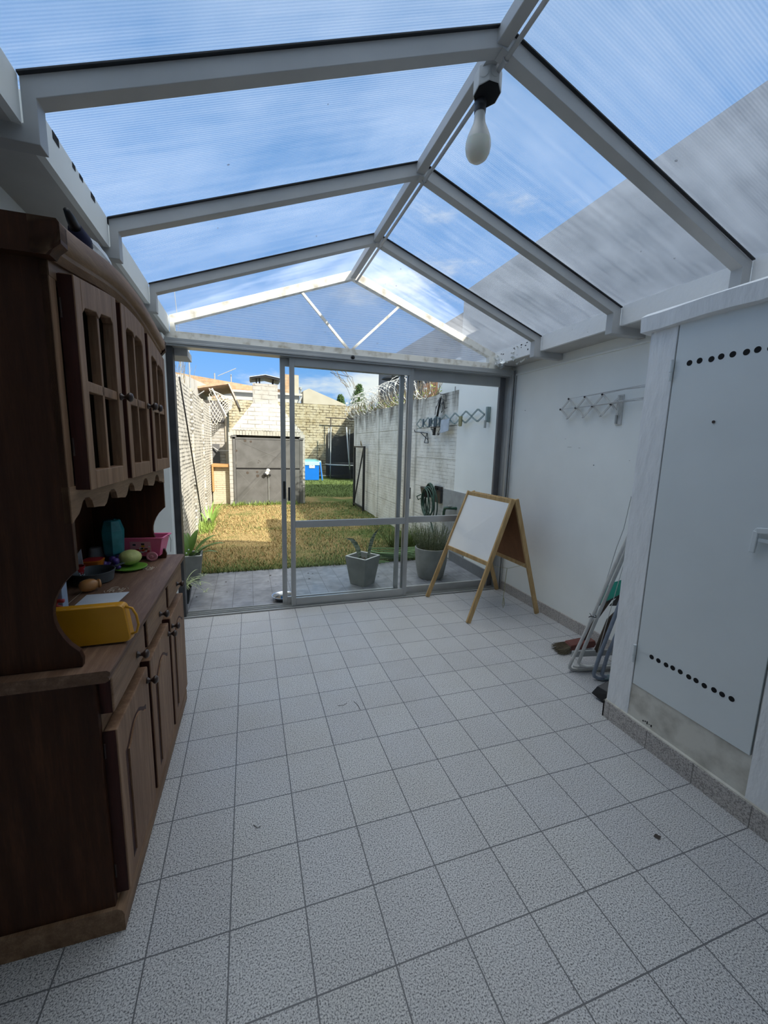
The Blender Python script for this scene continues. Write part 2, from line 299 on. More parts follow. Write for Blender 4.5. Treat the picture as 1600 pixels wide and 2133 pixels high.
c = mixc(t, ramp(t, f, [(.52, (0, 0, 0)), (.68, (1, 1, 1))]), sc_, gc); t.links.new(c, b.inputs['Base Color'])
bu = t.nodes.new('ShaderNodeBump'); bu.inputs['Strength'].default_value = .9; bu.inputs['Distance'].default_value = .03; t.links.new(fine, bu.inputs['Height']); t.links.new(bu.outputs[0], b.inputs['Normal'])
mLawn = m

# ------------------------------------------------------------------ builders
CUR = [Matrix.Identity(4)]
def V(*a): return CUR[0] @ Vector(a)
def nb(): return bmesh.new()
def box(bm, x0, x1, y0, y1, z0, z1):
    c = [bm.verts.new(V(x, y, z)) for x in (x0, x1) for y in (y0, y1) for z in (z0, z1)]
    for f in ((0, 1, 3, 2), (4, 6, 7, 5), (0, 4, 5, 1), (2, 3, 7, 6), (0, 2, 6, 4), (1, 5, 7, 3)): bm.faces.new([c[i] for i in f])
    return bm
def hexa(bm, pts):   # 8 points: bottom 4 (ccw) then top 4
    c = [bm.verts.new(V(*p)) for p in pts]
    for f in ((3, 2, 1, 0), (4, 5, 6, 7), (0, 1, 5, 4), (1, 2, 6, 5), (2, 3, 7, 6), (3, 0, 4, 7)): bm.faces.new([c[i] for i in f])
    return bm
def frame_at(d, ref=None):
    d = d.normalized(); r = Vector(ref) if ref is not None else (Vector((0, 0, 1)) if abs(d.z) < .9 else Vector((0, 1, 0)))
    a = d.cross(r).normalized(); return a, a.cross(d).normalized()
def tube(bm, pts, r, n=8, closed=False, caps=True):
    pts = [V(*p) for p in pts]; rings = []; k = len(pts); a = None
    rr = r if isinstance(r, (list, tuple)) else [r]*k
    for i, p in enumerate(pts):
        if closed: d = pts[(i+1) % k] - pts[i-1]
        else: d = pts[min(i+1, k-1)] - pts[max(i-1, 0)]
        if d.length < 1e-9: d = Vector((0, 0, 1))
        d.normalize()
        if a is None: a, b = frame_at(d)
        else:
            a = (a - d*a.dot(d)); a = a.normalized() if a.length > 1e-6 else frame_at(d)[0]; b = a.cross(d).normalized()
        rings.append([bm.verts.new(p + (a*math.cos(2*math.pi*j/n) + b*math.sin(2*math.pi*j/n))*rr[i]) for j in range(n)])
    for i in range(k if closed else k-1):
        A, B = rings[i], rings[(i+1) % k]
        for j in range(n): bm.faces.new((A[j], A[(j+1) % n], B[(j+1) % n], B[j]))
    if not closed and caps:
        bm.faces.new(rings[0][::-1]); bm.faces.new(rings[-1])
    return bm
def bar(bm, p0, p1, w, h, ref=None):   # rectangular bar, w sideways, h along the up-ish axis
    p0 = V(*p0); p1 = V(*p1); a, b = frame_at(p1 - p0, ref)
    vs = [bm.verts.new(p + a*sx*w/2 + b*sy*h/2) for p in (p0, p1) for sx, sy in ((-1, -1), (1, -1), (1, 1), (-1, 1))]
    for f in ((3, 2, 1, 0), (4, 5, 6, 7), (0, 1, 5, 4), (1, 2, 6, 5), (2, 3, 7, 6), (3, 0, 4, 7)): bm.faces.new([vs[i] for i in f])
    return bm
def lathe(bm, prof, c, n=24, axis=(0, 0, 1), cap=True):
    ax = Vector(axis).normalized(); a, b = frame_at(ax); c = Vector(c); rings = []
    for r, h in prof:
        rings.append([bm.verts.new(V(*(c + ax*h + (a*math.cos(2*math.pi*j/n) + b*math.sin(2*math.pi*j/n))*max(r, 1e-4)))) for j in range(n)])
    for A, B in zip(rings, rings[1:]):
        for j in range(n): bm.faces.new((A[j], A[(j+1) % n], B[(j+1) % n], B[j]))
    if cap: bm.faces.new(rings[0][::-1]); bm.faces.new(rings[-1])
    return bm
def prism(bm, poly, axis, a, b):   # poly of 2-D points extruded along axis from a to b
    def p3(u, v, w): return {'x': (w, u, v), 'y': (u, w, v), 'z': (u, v, w)}[axis]
    A = [bm.verts.new(V(*p3(u, v, a))) for u, v in poly]; B = [bm.verts.new(V(*p3(u, v, b))) for u, v in poly]; n = len(poly)
    bm.faces.new(A[::-1]); bm.faces.new(B)
    for i in range(n): bm.faces.new((A[i], A[(i+1) % n], B[(i+1) % n], B[i]))
    return bm
def ball(bm, c, r, sub=2, sc=(1, 1, 1), jit=0):
    res = bmesh.ops.create_icosphere(bm, subdivisions=sub, radius=1)
    for v in res['verts']:
        k = 1 + random.uniform(-jit, jit); v.co = V(c[0] + v.co.x*r*sc[0]*k, c[1] + v.co.y*r*sc[1]*k, c[2] + v.co.z*r*sc[2]*k)
    return bm
def blade(bm, base, d, length, width, droop=.5, n=8, prof=None, lift=1.0, thick=.0015):
    # one curved leaf that starts at base, leaves in heading d (x, y) and bends over
    d = Vector((d[0], d[1], 0)); d = d.normalized() if d.length else Vector((1, 0, 0)); side = Vector((-d.y, d.x, 0)); p = Vector(base); ang = lift; pts = []
    for i in range(n + 1):
        s = i/n; w = width*(prof(s) if prof else math.sin(math.pi*min(1, s*.93 + .07))**.7)
        pts.append((p.copy(), w, ang)); ang -= droop/n*(.4 + 1.2*s); p += (d*math.cos(ang) + Vector((0, 0, math.sin(ang))))*length/n
    rows = []
    for p, w, an in pts:
        nrm = -d*math.sin(an) + Vector((0, 0, math.cos(an)))
        rows.append([bm.verts.new(V(*(p + side*w/2 + nrm*w*.15))), bm.verts.new(V(*p)), bm.verts.new(V(*(p - side*w/2 + nrm*w*.15)))])
    for A, B in zip(rows, rows[1:]):
        for j in range(2): bm.faces.new((A[j], A[j+1], B[j+1], B[j]))
    return bm
def root_of(o):
    while o.parent: o = o.parent
    return o
def finish(bm, name, mat, bevel=0, smooth=False, inv=None):
    bmesh.ops.recalc_face_normals(bm, faces=bm.faces)
    me = bpy.data.meshes.new(name); 
    if inv is not None: bm.transform(inv)
    bm.to_mesh(me); bm.free()
    for m_ in (mat if isinstance(mat, (list, tuple)) else [mat]): me.materials.append(m_)
    if smooth:
        for p in me.polygons: p.use_smooth = True
    o = bpy.data.objects.new(name, me); COL.objects.link(o)
    if bevel:
        md = o.modifiers.new('bevel', 'BEVEL'); md.width = bevel; md.segments = 2; md.limit_method = 'ANGLE'; md.angle_limit = R(40)
    if smooth == 'auto':
        md = o.modifiers.new('edges', 'EDGE_SPLIT'); md.split_angle = R(38)
    return o
def tag(o, label=None, cat=None, group=None, kind=None):
    if label: o['label'] = label
    if cat: o['category'] = cat
    if group: o['group'] = group
    if kind: o['kind'] = kind
    return o
def part(name, bm, mat, parent, bevel=0, smooth=False, label=None):
    r = root_of(parent); inv = (Matrix.Translation(r.location) @ r.rotation_euler.to_matrix().to_4x4()).inverted()
    o = finish(bm, name, mat, bevel, smooth, inv); o.parent = parent
    if label: o['label'] = label
    return o
def one(name, bm, mat, label=None, cat=None, group=None, kind=None, bevel=0, smooth=False):
    xs = [v.co for v in bm.verts]; lo = Vector((min(v.x for v in xs), min(v.y for v in xs), min(v.z for v in xs))); hi = Vector((max(v.x for v in xs), max(v.y for v in xs), max(v.z for v in xs)))
    c = Vector(((lo.x + hi.x)/2, (lo.y + hi.y)/2, lo.z))
    o = finish(bm, name, mat, bevel, smooth, Matrix.Translation(-c)); o.location = c
    return tag(o, label, cat, group, kind)
def thing(name, label, cat, loc=(0, 0, 0), rz=0, group=None, kind=None):
    o = bpy.data.objects.new(name, None); COL.objects.link(o); o.location = loc; o.rotation_euler = (0, 0, rz); o.empty_display_size = .1
    return tag(o, label, cat, group, kind)
def dup(root, loc, rz=None, label=None):
    r = root.copy(); COL.objects.link(r); r.location = loc
    if rz is not None: r.rotation_euler = (0, 0, rz)
    if label: r['label'] = label
    for ch in list(root.children):
        c = ch.copy(); COL.objects.link(c); c.parent = r
        for g_ in list(ch.children):
            d = g_.copy(); COL.objects.link(d); d.parent = c
    return r

# ================================================================== STRUCTURE
BK = -4.8   # back wall of the room
one('floor', box(nb(), -.48, 3.12, BK, .25, -.06, 0), mFloor, 'speckled light grey tile floor of the sunroom', 'floor', kind='structure')
one('patio', box(nb(), -.57, 3.12, .25, 1.62, -.08, -.005), mPatio, 'slate grey tiled patio strip outside the sliding doors', 'patio', kind='structure')
bm = nb()   # lawn, gently uneven
for i in range(61):
    for j in range(101):
        X = -.57 + (9.5)*i/60; Y = 1.58 + 16.6*j/100
        bm.verts.new((X, Y, -.012 + .02*math.sin(X*3.1 + 1)*math.sin(Y*2.3)*min(1, (Y - 1.58)/.8)))
bm.verts.ensure_lookup_table()
for i in range(60):
    for j in range(100): bm.faces.new([bm.verts[k] for k in (i*101 + j, (i+1)*101 + j, (i+1)*101 + j + 1, i*101 + j + 1)])
one('lawn', bm, mLawn, 'dry patchy garden lawn behind the patio', 'lawn', kind='structure', smooth=True)
# right side: smooth tall wall inside and a little outside, low weathered garden wall beyond
one('wall_right', box(nb(), 3.12, 3.34, BK, 1.50, 0, 2.70), mWall, 'smooth white right wall', 'wall', kind='structure')
one('wall_right_upper', box(nb(), 3.121, 3.34, BK, 1.50, 2.70, 3.66), M('weathered grey render', (.44, .45, .46), .9, scale=1.3, stretch=(1, 1, 2.5), col2=(.31, .32, .33), lo=.25, hi=.7, detail=3), 'weathered grey upper part of the right wall above the roof', 'wall', kind='structure')
one('neighbour_block', box(nb(), 3.60, 4.1, .0, 3.22, 0, 3.05), mWall, 'plain white neighbouring wall rising behind the right garden wall', 'wall')
bm = box(nb(), 3.14, 3.32, 1.50, 7.30, 0, 2.40)
for k in range(5): box(bm, 3.125, 3.33, 1.50, 7.30, .483*k, .483*k + .474)
box(bm, 3.095, 3.34, 2.95, 3.15, 0, 2.42); box(bm, 3.095, 3.34, 5.1, 5.28, 0, 2.42); box(bm, 3.095, 3.34, 7.16, 7.32, 0, 2.42)
one('wall_garden_right', bm, mRightG, 'low weathered white garden wall on the right, topped with razor wire', 'wall', kind='structure')
one('wall_left', box(nb(), -.70, -.48, BK, .22, 0, 2.72), mWall, 'white left wall of the sunroom behind the dresser', 'wall', kind='structure')
one('wall_left_return', box(nb(), -.60, -.285, .12, .30, 0, 2.46), mWall, 'narrow white wall return beside the shaded door post', 'wall', kind='structure')
bm = box(nb(), -.80, -.57, .30, 8.2, 0, 2.50)
for y in (2.55, 4.2, 6.0, 7.9): box(bm, -.60, -.545, y, y + .16, 0, 2.50)
one('wall_garden_left', bm, mLeftG, 'sunlit white painted block wall on the left of the garden', 'wall', kind='structure')
one('wall_back', box(nb(), -7, 8, BK - .3, BK, 0, 2.95), mWall, 'white house wall closing the room behind', 'wall', kind='structure')
one('ceiling', box(nb(), -7, 8, BK - .3, -3.02, 2.95, 5.75), mWall, 'storey of the house above the room behind the sunroom', 'house storey', kind='structure')
one('wall_lintel', box(nb(), -.48, 3.12, -3.16, -3.02, 2.70, 2.95), mWall, 'lintel between sunroom and house', 'lintel', kind='structure')
one('wall_rear', box(nb(), -6, 9, 18, 18.25, 0, 3.66), mRear, 'cream painted brick wall at the far end of the garden', 'wall', kind='structure')
one('wall_garden_side', box(nb(), 7.1, 7.28, 8.8, 18, 0, 3.2), mRear, 'side wall of the rear garden', 'wall', kind='structure')
# skirting
bm = box(nb(), 3.105, 3.12, -1.96, .22, 0, .105)
one('baseboard_right', bm, mSkirt, 'speckled tile skirting under the right wall', 'skirting', kind='structure', bevel=.002)
one('baseboard_outdoor', box(nb(), 3.10, 3.125, .34, 1.52, -.005, .13), M('dark outdoor skirting', (.16, .17, .18), .5), 'dark tile skirting of the patio wall', 'skirting', kind='structure')
# utility cupboard projecting from the right wall
bm = box(nb(), 2.3995, 3.12, -2.115, -1.97, .112, 2.25); box(bm, 2.3995, 3.12, BK, -2.715, .112, 2.25); box(bm, 2.40, 3.12, -2.715, -2.115, 2.262, 2.27)
box(bm, 2.46, 3.12, -2.72, -2.11, .30, 2.27)
one('wall_cupboard', bm, mWallLumpy, 'lumpy white plastered front of the utility cupboard', 'wall', kind='structure')
bm = nb(); prism(bm, [(2.402, 0), (3.12, 0), (3.12, .32), (2.406, .32), (2.402, .12), (2.394, .113), (2.394, .108), (2.402, .108)], 'y', BK, -1.965)
one('trim_curb', bm, mCurb, 'stained cream plaster curb under the cupboard door', 'curb', kind='structure')
bm = box(nb(), 2.391, 2.402, BK, -1.955, 0, .108); box(bm, 2.391, 3.10, -1.967, -1.955, 0, .108)
one('baseboard_cupboard', bm, mSkirt, 'speckled tile skirting around the utility cupboard', 'skirting', kind='structure', bevel=.002)
bm = nb(); n = 26; prev = None
for i in range(n + 1):   # rough plaster ledge over the cupboard
    y = -1.93 - 2.87*i/n; a = random.uniform(-.006, .006); bz = random.uniform(-.008, .008)
    ring = [bm.verts.new(p) for p in ((2.368 + a, y, 2.252 + bz), (2.362 + a, y, 2.325 + bz*.5), (2.40, y, 2.345), (3.12, y, 2.345), (3.12, y, 2.24), (2.42, y, 2.24))]
    if prev:
        for j in range(6): bm.faces.new((prev[j], prev[(j+1) % 6], ring[(j+1) % 6], ring[j]))
    else: bm.faces.new(ring)
    prev = ring
bm.faces.new(prev)
one('trim_ledge', bm, mWallLumpy, 'rough plaster ledge above the utility cupboard', 'ledge', kind='structure')

# utility cupboard door with vent holes
D = thing('door_1', 'pale grey metal utility cupboard door with two rows of vent holes', 'door', (2.40, -2.41, .30), kind='structure')
part('leaf', box(nb(), 2.399, 2.425, -2.705, -2.123, .315, 2.255), mDoor, D, bevel=.002)
bm = nb()
for y in (-2.72, -2.118): box(bm, 2.402, 2.43, y, y + .009, .305, 2.265)
box(bm, 2.402, 2.43, -2.715, -2.115, 2.258, 2.266)
part('frame', bm, mFrame, D)
for i in range(9):
    y = -2.197 - i*.0475 - (.006 if i % 3 == 2 else 0)
    part('vent_hole', lathe(nb(), [(.0135, 0), (.0135, .0012)], (2.3992, y, 2.052 + random.uniform(-.003, .003)), 16, (-1, 0, 0)), mDark, D)
for i in range(11):
    y = -2.212 - i*.0392 - (.004 if i % 3 == 2 else 0)
    part('vent_hole', lathe(nb(), [(.0125, 0), (.0125, .0012)], (2.3992, y, .520 + random.uniform(-.003, .003)), 16, (-1, 0, 0)), mDark, D)
part('lock_hole', lathe(nb(), [(.007, 0), (.007, .003)], (2.398, -2.35, 1.762), 14, (-1, 0, 0)), mKnob, D)
for z in (2.03, .50):
    hb = nb(); tube(hb, [(2.386, -2.118, z - .012), (2.386, -2.118, z + .048)], .009, 10); part('hinge', hb, mDoor, D)
    hb = nb(); tube(hb, [(2.386, -2.118, z - .055), (2.386, -2.118, z - .016)], .008, 10); part('hinge_pin', hb, mDoor, D)
hb = nb(); bar(hb, (2.375, -2.602, 1.300), (2.375, -2.597, 1.205), .022, .014, (1, 0, 0)); lathe(hb, [(.013, 0), (.013, .03)], (2.37, -2.606, 1.30), 14, (1, 0, 0))
hd = part('handle', hb, mDoor, D, bevel=.004)
hb = nb(); bar(hb, (2.368, -2.606, 1.302), (2.368, -2.70, 1.315), .024, .012, (1, 0, 0)); bar(hb, (2.38, -2.61, 1.262), (2.38, -2.70, 1.262), .016, .012, (1, 0, 0)); part('latch_arm', hb, mDoor, hd, bevel=.003)
# stencilled curb marks
bm = nb()
for i in range(5): box(bm, 2.400, 2.4045, -2.215 - i*.012, -2.209 - i*.012, .135 + (i % 2)*.006, .143 + (i % 3)*.004)
one('trim_marks', bm, mBlack, 'small dark marks on the plaster curb', 'marks', kind='structure')

# ------------------------------------------------------------------ roof
XR, ZR = 1.31, 3.13; XL, ZL = -.21, 2.575; XQ, ZQ = 2.80, 2.575
def rz_(x): return ZR - (ZR - ZL)*(XR - x)/(XR - XL) if x < XR else ZR - (ZR - ZQ)*(x - XR)/(XQ - XR)
TH = .066
def rafter(y0, y1, mat, th=TH):
    L_ = [(XL, 2.455), (XL, ZL), (XR, ZR), (XR, ZR + th), (-.247, ZL + th*.8), (-.247, 2.505), (-.48, 2.505), (-.48, 2.455)]
    Rr = [(XQ, 2.44), (XQ, ZQ), (XR, ZR), (XR, ZR + th), (2.868, ZQ + th*.55), (2.868, 2.50), (3.12, 2.50), (3.12, 2.44)]
    return L_, Rr
frames_all = [(-.47, 'third roof frame from the camera, next to the gable'), (-1.31, 'second roof frame from the camera'), (-2.11, 'roof frame nearest the camera, by the light bulb'), (-2.95, 'roof frame above the camera'), (-3.79, 'roof frame behind the camera'), (-4.63, 'roof frame against the house wall')]
frames = frames_all[:4]
for y, lab in frames:
    f = thing('rafter', 'grey white steel ' + lab, 'roof frame', (XR, y, 2.44), kind='structure', group='steel roof frames')
    for k, pl in enumerate(rafter(y, y + .058, mFrame)):
        part('rafter_arm', prism(nb(), pl, 'y', y, y + .058), mFrame, f, bevel=.002)
    part('gasket', prism(nb(), [(-.247, rz_(-.247) + TH - .006), (XR, ZR + TH - .004), (2.86, rz_(2.86) + TH - .006), (2.86, rz_(2.86) + TH - .001), (XR, ZR + TH + .001), (-.247, rz_(-.247) + TH - .001)], 'y', y - .016, y - .001), mBlack, f)
one('ridge_beam', box(nb(), 1.285, 1.335, -3.02, .30, 3.135, 3.19), mFrame, 'grey white ridge beam along the top of the roof', 'beam', kind='structure', bevel=.003)
# eaves
for sx, x0, x1, xw, z0, lab in ((-1, -.275, -.25, -.48, 2.50, 'left'), (1, 2.868, 2.893, 3.12, 2.495, 'right')):
    ys = [-3.02, -2.95, -2.11, -1.31, -.47, .27]
    bm = nb()
    for a, b_ in zip(ys, ys[1:]): box(bm, x0, x1, a + .06, b_ - .002, z0, 2.625)
    one('trim_fascia_' + lab, bm, mPeel if lab == 'right' else mWall, 'white painted eaves board on the ' + lab + ' side', 'fascia', kind='structure')
    one('trim_soffit_' + lab, box(nb(), min(x0, xw) + (.025 if sx > 0 else 0), max(x0, xw) - (0 if sx > 0 else 0), -3.02, .27, z0, z0 + .012), mSoffit, 'grey white soffit between ' + lab + ' wall and roof', 'soffit', kind='structure')
one('trim_cove_right', box(nb(), 3.10, 3.12, -1.97, .24, 2.40, 2.412), mWall, 'thin moulding under the right soffit', 'moulding', kind='structure')
def peel(bm, x, y, z, s):   # curled paint flake
    ang = random.uniform(0, 6.28); a = Vector((0, math.cos(ang), math.sin(ang))); b_ = Vector((-1, 0, 0)); c_ = Vector((0, -math.sin(ang), math.cos(ang))); rows = []
    for i in range(5):
        q = i/4*2.2; p = Vector((x, y, z)) + a*math.sin(q)*s*.5 + b_*(1 - math.cos(q))*s*.4; rows.append((bm.verts.new(p - c_*s*.4*(1 - .2*i)), bm.verts.new(p + c_*s*.4*(1 - .15*i))))
    for A, B in zip(rows, rows[1:]): bm.faces.new((A[0], A[1], B[1], B[0]))
bm = nb()
for i in range(24): peel(bm, 2.864 + (0 if i < 9 else .12*random.random()), .24 - .40*random.random()**1.5, 2.60 - .10*random.random() if i < 9 else 2.490, random.uniform(.03, .075))
tag(one('paint_flakes', bm, mWall, 'curled white paint flakes hanging at the right eaves corner', 'paint flakes'), kind='stuff')
bm = nb()
for i in range(12):
    y = .20 - .50*random.random()**1.4; z = random.uniform(2.51, 2.615); box(bm, 2.8665, 2.8685, y - random.uniform(.006, .022), y, z - random.uniform(.003, .014), z)
for i in range(7):
    y = -1.9 + random.random()*.7; ln = .02 + .03*random.random(); box(bm, -.2485, -.2495, y, y + ln, 2.612 - .02*random.random(), 2.625)
one('trim_bare_patches', bm, mDark, 'dark bare patches on the eaves boards', 'bare patches', kind='structure')
# polycarbonate roof sheets, one per bay and side
edges = [.34, -.441, -1.281, -2.081, -3.01]
for k, (ya, yb) in enumerate(zip(edges, edges[1:])):
    where = ['in the bay next to the gable', 'in the second bay from the gable', 'in the third bay from the gable, above the bulb', 'in the bay above the camera', 'behind the camera', 'behind the camera near the house', 'in the strip against the house'][k]
    zt = ZR + TH + .002
    for sd in (0, 1):
        x0, x1 = (-.30, XR) if sd == 0 else (XR, 2.93)
        def zz(x): return (zt - .365*abs(x - XR))
        bm = hexa(nb(), [(x0, yb + .001, zz(x0)), (x1, yb + .001, zz(x1)), (x1, ya - .001, zz(x1)), (x0, ya - .001, zz(x0)), (x0, yb + .001, zz(x0) + .006), (x1, yb + .001, zz(x1) + .006), (x1, ya - .001, zz(x1) + .006), (x0, ya - .001, zz(x0) + .006)])
        one('roof_sheet', bm, mPoly, 'ribbed clear polycarbonate sheet on the ' + ('left' if sd == 0 else 'right') + ' roof slope ' + where, 'roof sheet', 'polycarbonate roof sheets', 'structure')
# gable
G = thing('gable_frame', 'flaking white steel gable truss over the sliding doors', 'gable', (XR, .27, 2.44), kind='structure')
for pl in rafter(.27, .33, mGable, .075): part('rafter_arm', prism(nb(), pl, 'y', .262, .325), mGable, G, bevel=.002)
part('bottom_chord', box(nb(), -.21, 2.80, .27, .325, 2.452, 2.515), mGable, G, bevel=.002)
part('brace', bar(nb(), (.845, .285, 2.955), (1.285, .285, 2.50), .022, .022, (0, 1, 0)), mGable, G)
part('brace', bar(nb(), (1.775, .285, 2.955), (1.30, .285, 2.50), .022, .022, (0, 1, 0)), mGable, G)
bm = nb(); prism(bm, [(-.21, 2.50), (2.80, 2.50), (2.80, 2.59), (XR, 3.14), (-.21, 2.59)], 'y', .326, .332)
one('window_gable', bm, mPolyG, 'clear ribbed polycarbonate pane filling the gable', 'gable pane', kind='structure')

# ------------------------------------------------------------------ sliding doors
H = thing('door_2', 'grey aluminium frame and tracks of the sliding doors', 'door frame', (1.38, .27, 0), kind='structure')
bm = box(nb(), -.335, 3.06, .215, .345, 2.385, 2.450); box(bm, -.335, 3.06, .200, .215, 2.40, 2.418); part('header', bm, mAlu, H, bevel=.002)
bm = box(nb(), -.25, 3.05, .215, .225, .0, .014)
for y in (.262, .30, .345): box(bm, -.25, 3.05, y, y + .006, 0, .016)
box(bm, -.25, 3.05, .215, .36, -.004, .004); part('threshold', bm, mAlu, H)
bm = nb()
for x, y in ((3.055, .20), (3.075, .215), (3.095, .205)): box(bm, x, x + .016, y, .36, 0, 2.45)
box(bm, 3.05, 3.12, .235, .36, 0, 2.45); part('jamb', bm, mAlu, H, bevel=.0015)
part('jamb', box(nb(), -.285, -.232, .24, .345, 0, 2.385), mPostShade, H, bevel=.002, label='aluminium door post coloured dark for its shade')
for x in (-.30, 1.30):
    kb = nb(); lathe(kb, [(.018, 0), (.018, .006), (.012, .010), (.011, .022), (.004, .024)], (x, .200, 2.425), 16, (0, -1, 0)); part('bolt', kb, mBlack, H, smooth='auto')
def panel(name, label, x0, x1, y0, y1, z1=2.385, sw=.045, matr=mAlu, mids=True, rail=.075, top=.07, kind='structure'):
    t_ = thing(name, label, 'sliding door', ((x0 + x1)/2, y0, .015), kind=kind)
    for a in (x0, x1 - sw):
        bm = box(nb(), a, a + sw, y0, y1, .015, z1); box(bm, a + sw*.3, a + sw*.38, y0 - .003, y0, .015, z1); part('stile', bm, matr, t_, bevel=.002)
    part('bottom_rail', box(nb(), x0 + sw, x1 - sw, y0, y1, .015, .015 + rail), matr, t_, bevel=.002)
    part('top_rail', box(nb(), x0 + sw, x1 - sw, y0, y1, z1 - top, z1), matr, t_, bevel=.002)
    if mids: part('middle_rail', box(nb(), x0 + sw, x1 - sw, y0, y1, .805, .872), matr, t_, bevel=.002)
    part('glass', box(nb(), x0 + sw, x1 - sw, (y0 + y1)/2, (y0 + y1)/2 + .004, .08, z1 - .06), mGlass, t_)
    return t_
P1 = panel('door_3', 'inner sliding glass door leaf in the middle of the opening', .722, 1.945, .255, .285)
P2 = panel('door_4', 'outer sliding glass door leaf parked behind the middle leaf', .642, 1.865, .31, .34, matr=mAlu, mids=False)
P3 = panel('window_1', 'right hand glazed leaf behind the whiteboard easel', 1.90, 3.05, .31, .342, sw=.065, top=.10)
for o_ in P3.children:
    if o_.name.startswith('stile') and max(v.co.x for v in o_.data.vertices) > .4: o_.data.materials[0] = mAluD; o_['label'] = 'dark right stile'
for t_, x, y, z in ((P2, .668, .308, 1.17), (P1, .715, .27, 1.14)):
    bm = nb(); box(bm, x - .011, x + .011, y - .014, y - .001, z - .085, z + .085) if t_ is P2 else box(bm, x - .014, x + .004, y - .012, y + .006, z - .07, z + .06)
    part('handle', bm, mBlack, t_, bevel=.003)
part('handle', box(nb(), 1.947, 1.958, .26, .28, 1.07, 1.19), mBlack, P1, bevel=.002)
# outside eaves slab at the left corner
bm = box(nb(), -.60, -.13, .33, .62, 2.33, 2.39); one('trim_outer_eave', bm, mSoffit, 'grey concrete eaves stub outside the left door post', 'eaves', kind='structure')

# ================================================================== DRESSER
DM = Matrix.Translation((-.078, -2.395, 0)) @ Matrix.Rotation(R(-.87), 4, 'Z')
CUR[0] = DM
LD = 1.31
K = thing('kitchen_dresser', 'tall dark pine kitchen dresser with glazed upper doors standing against the left wall', 'dresser', (-.078, -2.395, 0), R(-.87))
def knob(parent, x, y, z, s=1.0):
    prof = [(.013, 0), (.012, .004), (.007, .009), (.006, .016), (.010, .021), (.016, .027), (.0165, .032), (.013, .038), (.005, .041)]
    return part('knob', lathe(nb(), [(r*s, h*s) for r, h in prof], (x, y, z), 18, (1, 0, 0)), mKnob, parent, smooth=True)
pl = [(-.42, 0), (-.002, 0), (0, .004), (0, .062), (-.006, .078), (-.02, .088), (-.42, .088)]
bm = prism(nb(), pl, 'y', .0, LD); part('plinth', bm, [mWoodH], K, smooth='auto')
bm = box(nb(), -.42, -.028, .012, .034, .085, .900); part('side_panel', bm, mWoodD, K, bevel=.002)
bm = box(nb(), -.42, -.028, LD - .034, LD - .012, .085, .900); part('side_panel', bm, mWoodD, K, bevel=.002)
bm = box(nb(), -.42, -.40, .03, LD - .03, .085, .900); box(bm, -.40, -.03, .03, LD - .03, .085, .10); part('back_panel', bm, mWoodD, K)
bm = box(nb(), -.05, -.027, .034, LD - .034, .695, .768); box(bm, -.05, -.027, .034, LD - .034, .085, .13)
for y in (.034, .445, .865, LD - .06): box(bm, -.05, -.0275, y, y + .03, .10, .895)
part('face_frame', bm, mWoodH, K)
ctp = [(-.42, .902), (.010, .902), (.020, .908), (.020, .916), (.014, .920), (.024, .926), (.024, .934), (.016, .940), (-.42, .940)]
bm = prism(nb(), ctp, 'y', -.022, LD + .012); top = part('counter_top', bm, mWoodT, K, smooth='auto')
def motif(cx, cy, s):
    bm = nb()
    for a in range(8):
        an = a*math.pi/4; 
        pts = [(cx + s*(.25 + .75*math.sin(q))*math.cos(an + .7*q), cy + s*(.25 + .75*math.sin(q))*math.sin(an + .7*q), .9405) for q in (0, .5, 1.0, 1.6)]
        tube(bm, pts, .0012, 4)
    for a in range(4):
        an = a*math.pi/2 + .4; tube(bm, [(cx + s*1.3*math.cos(an + q), cy + s*1.3*math.sin(an + q), .9405) for q in (-.35, -.1, .1, .35)], .0012, 4)
    part('stencil_motif', bm, mInk, top)
motif(-.14, .50, .035); motif(-.165, .72, .035); motif(-.11, 1.05, .03); 
seam = box(nb(), -.30, -.298, .0, LD, .9395, .9406); part('seam', seam, mInk, top)
cols = [(.032, .420), (.465, .845), (.893, 1.280)]
def panel_door(x0, x1, y0, y1, z0, z1, parent, nm_='door'):
    # frame with an ogee-topped raised panel
    d = part(nm_, box(nb(), x0, x1, y0, y1, z0, z1), mWoodF, parent, bevel=.004)
    e_ = box(nb(), x0 - .001, x1 - .004, y0 - .0012, y0 + .0005, z0 + .002, z1 - .002); part('door_edge', e_, mWoodE, d)
    return d
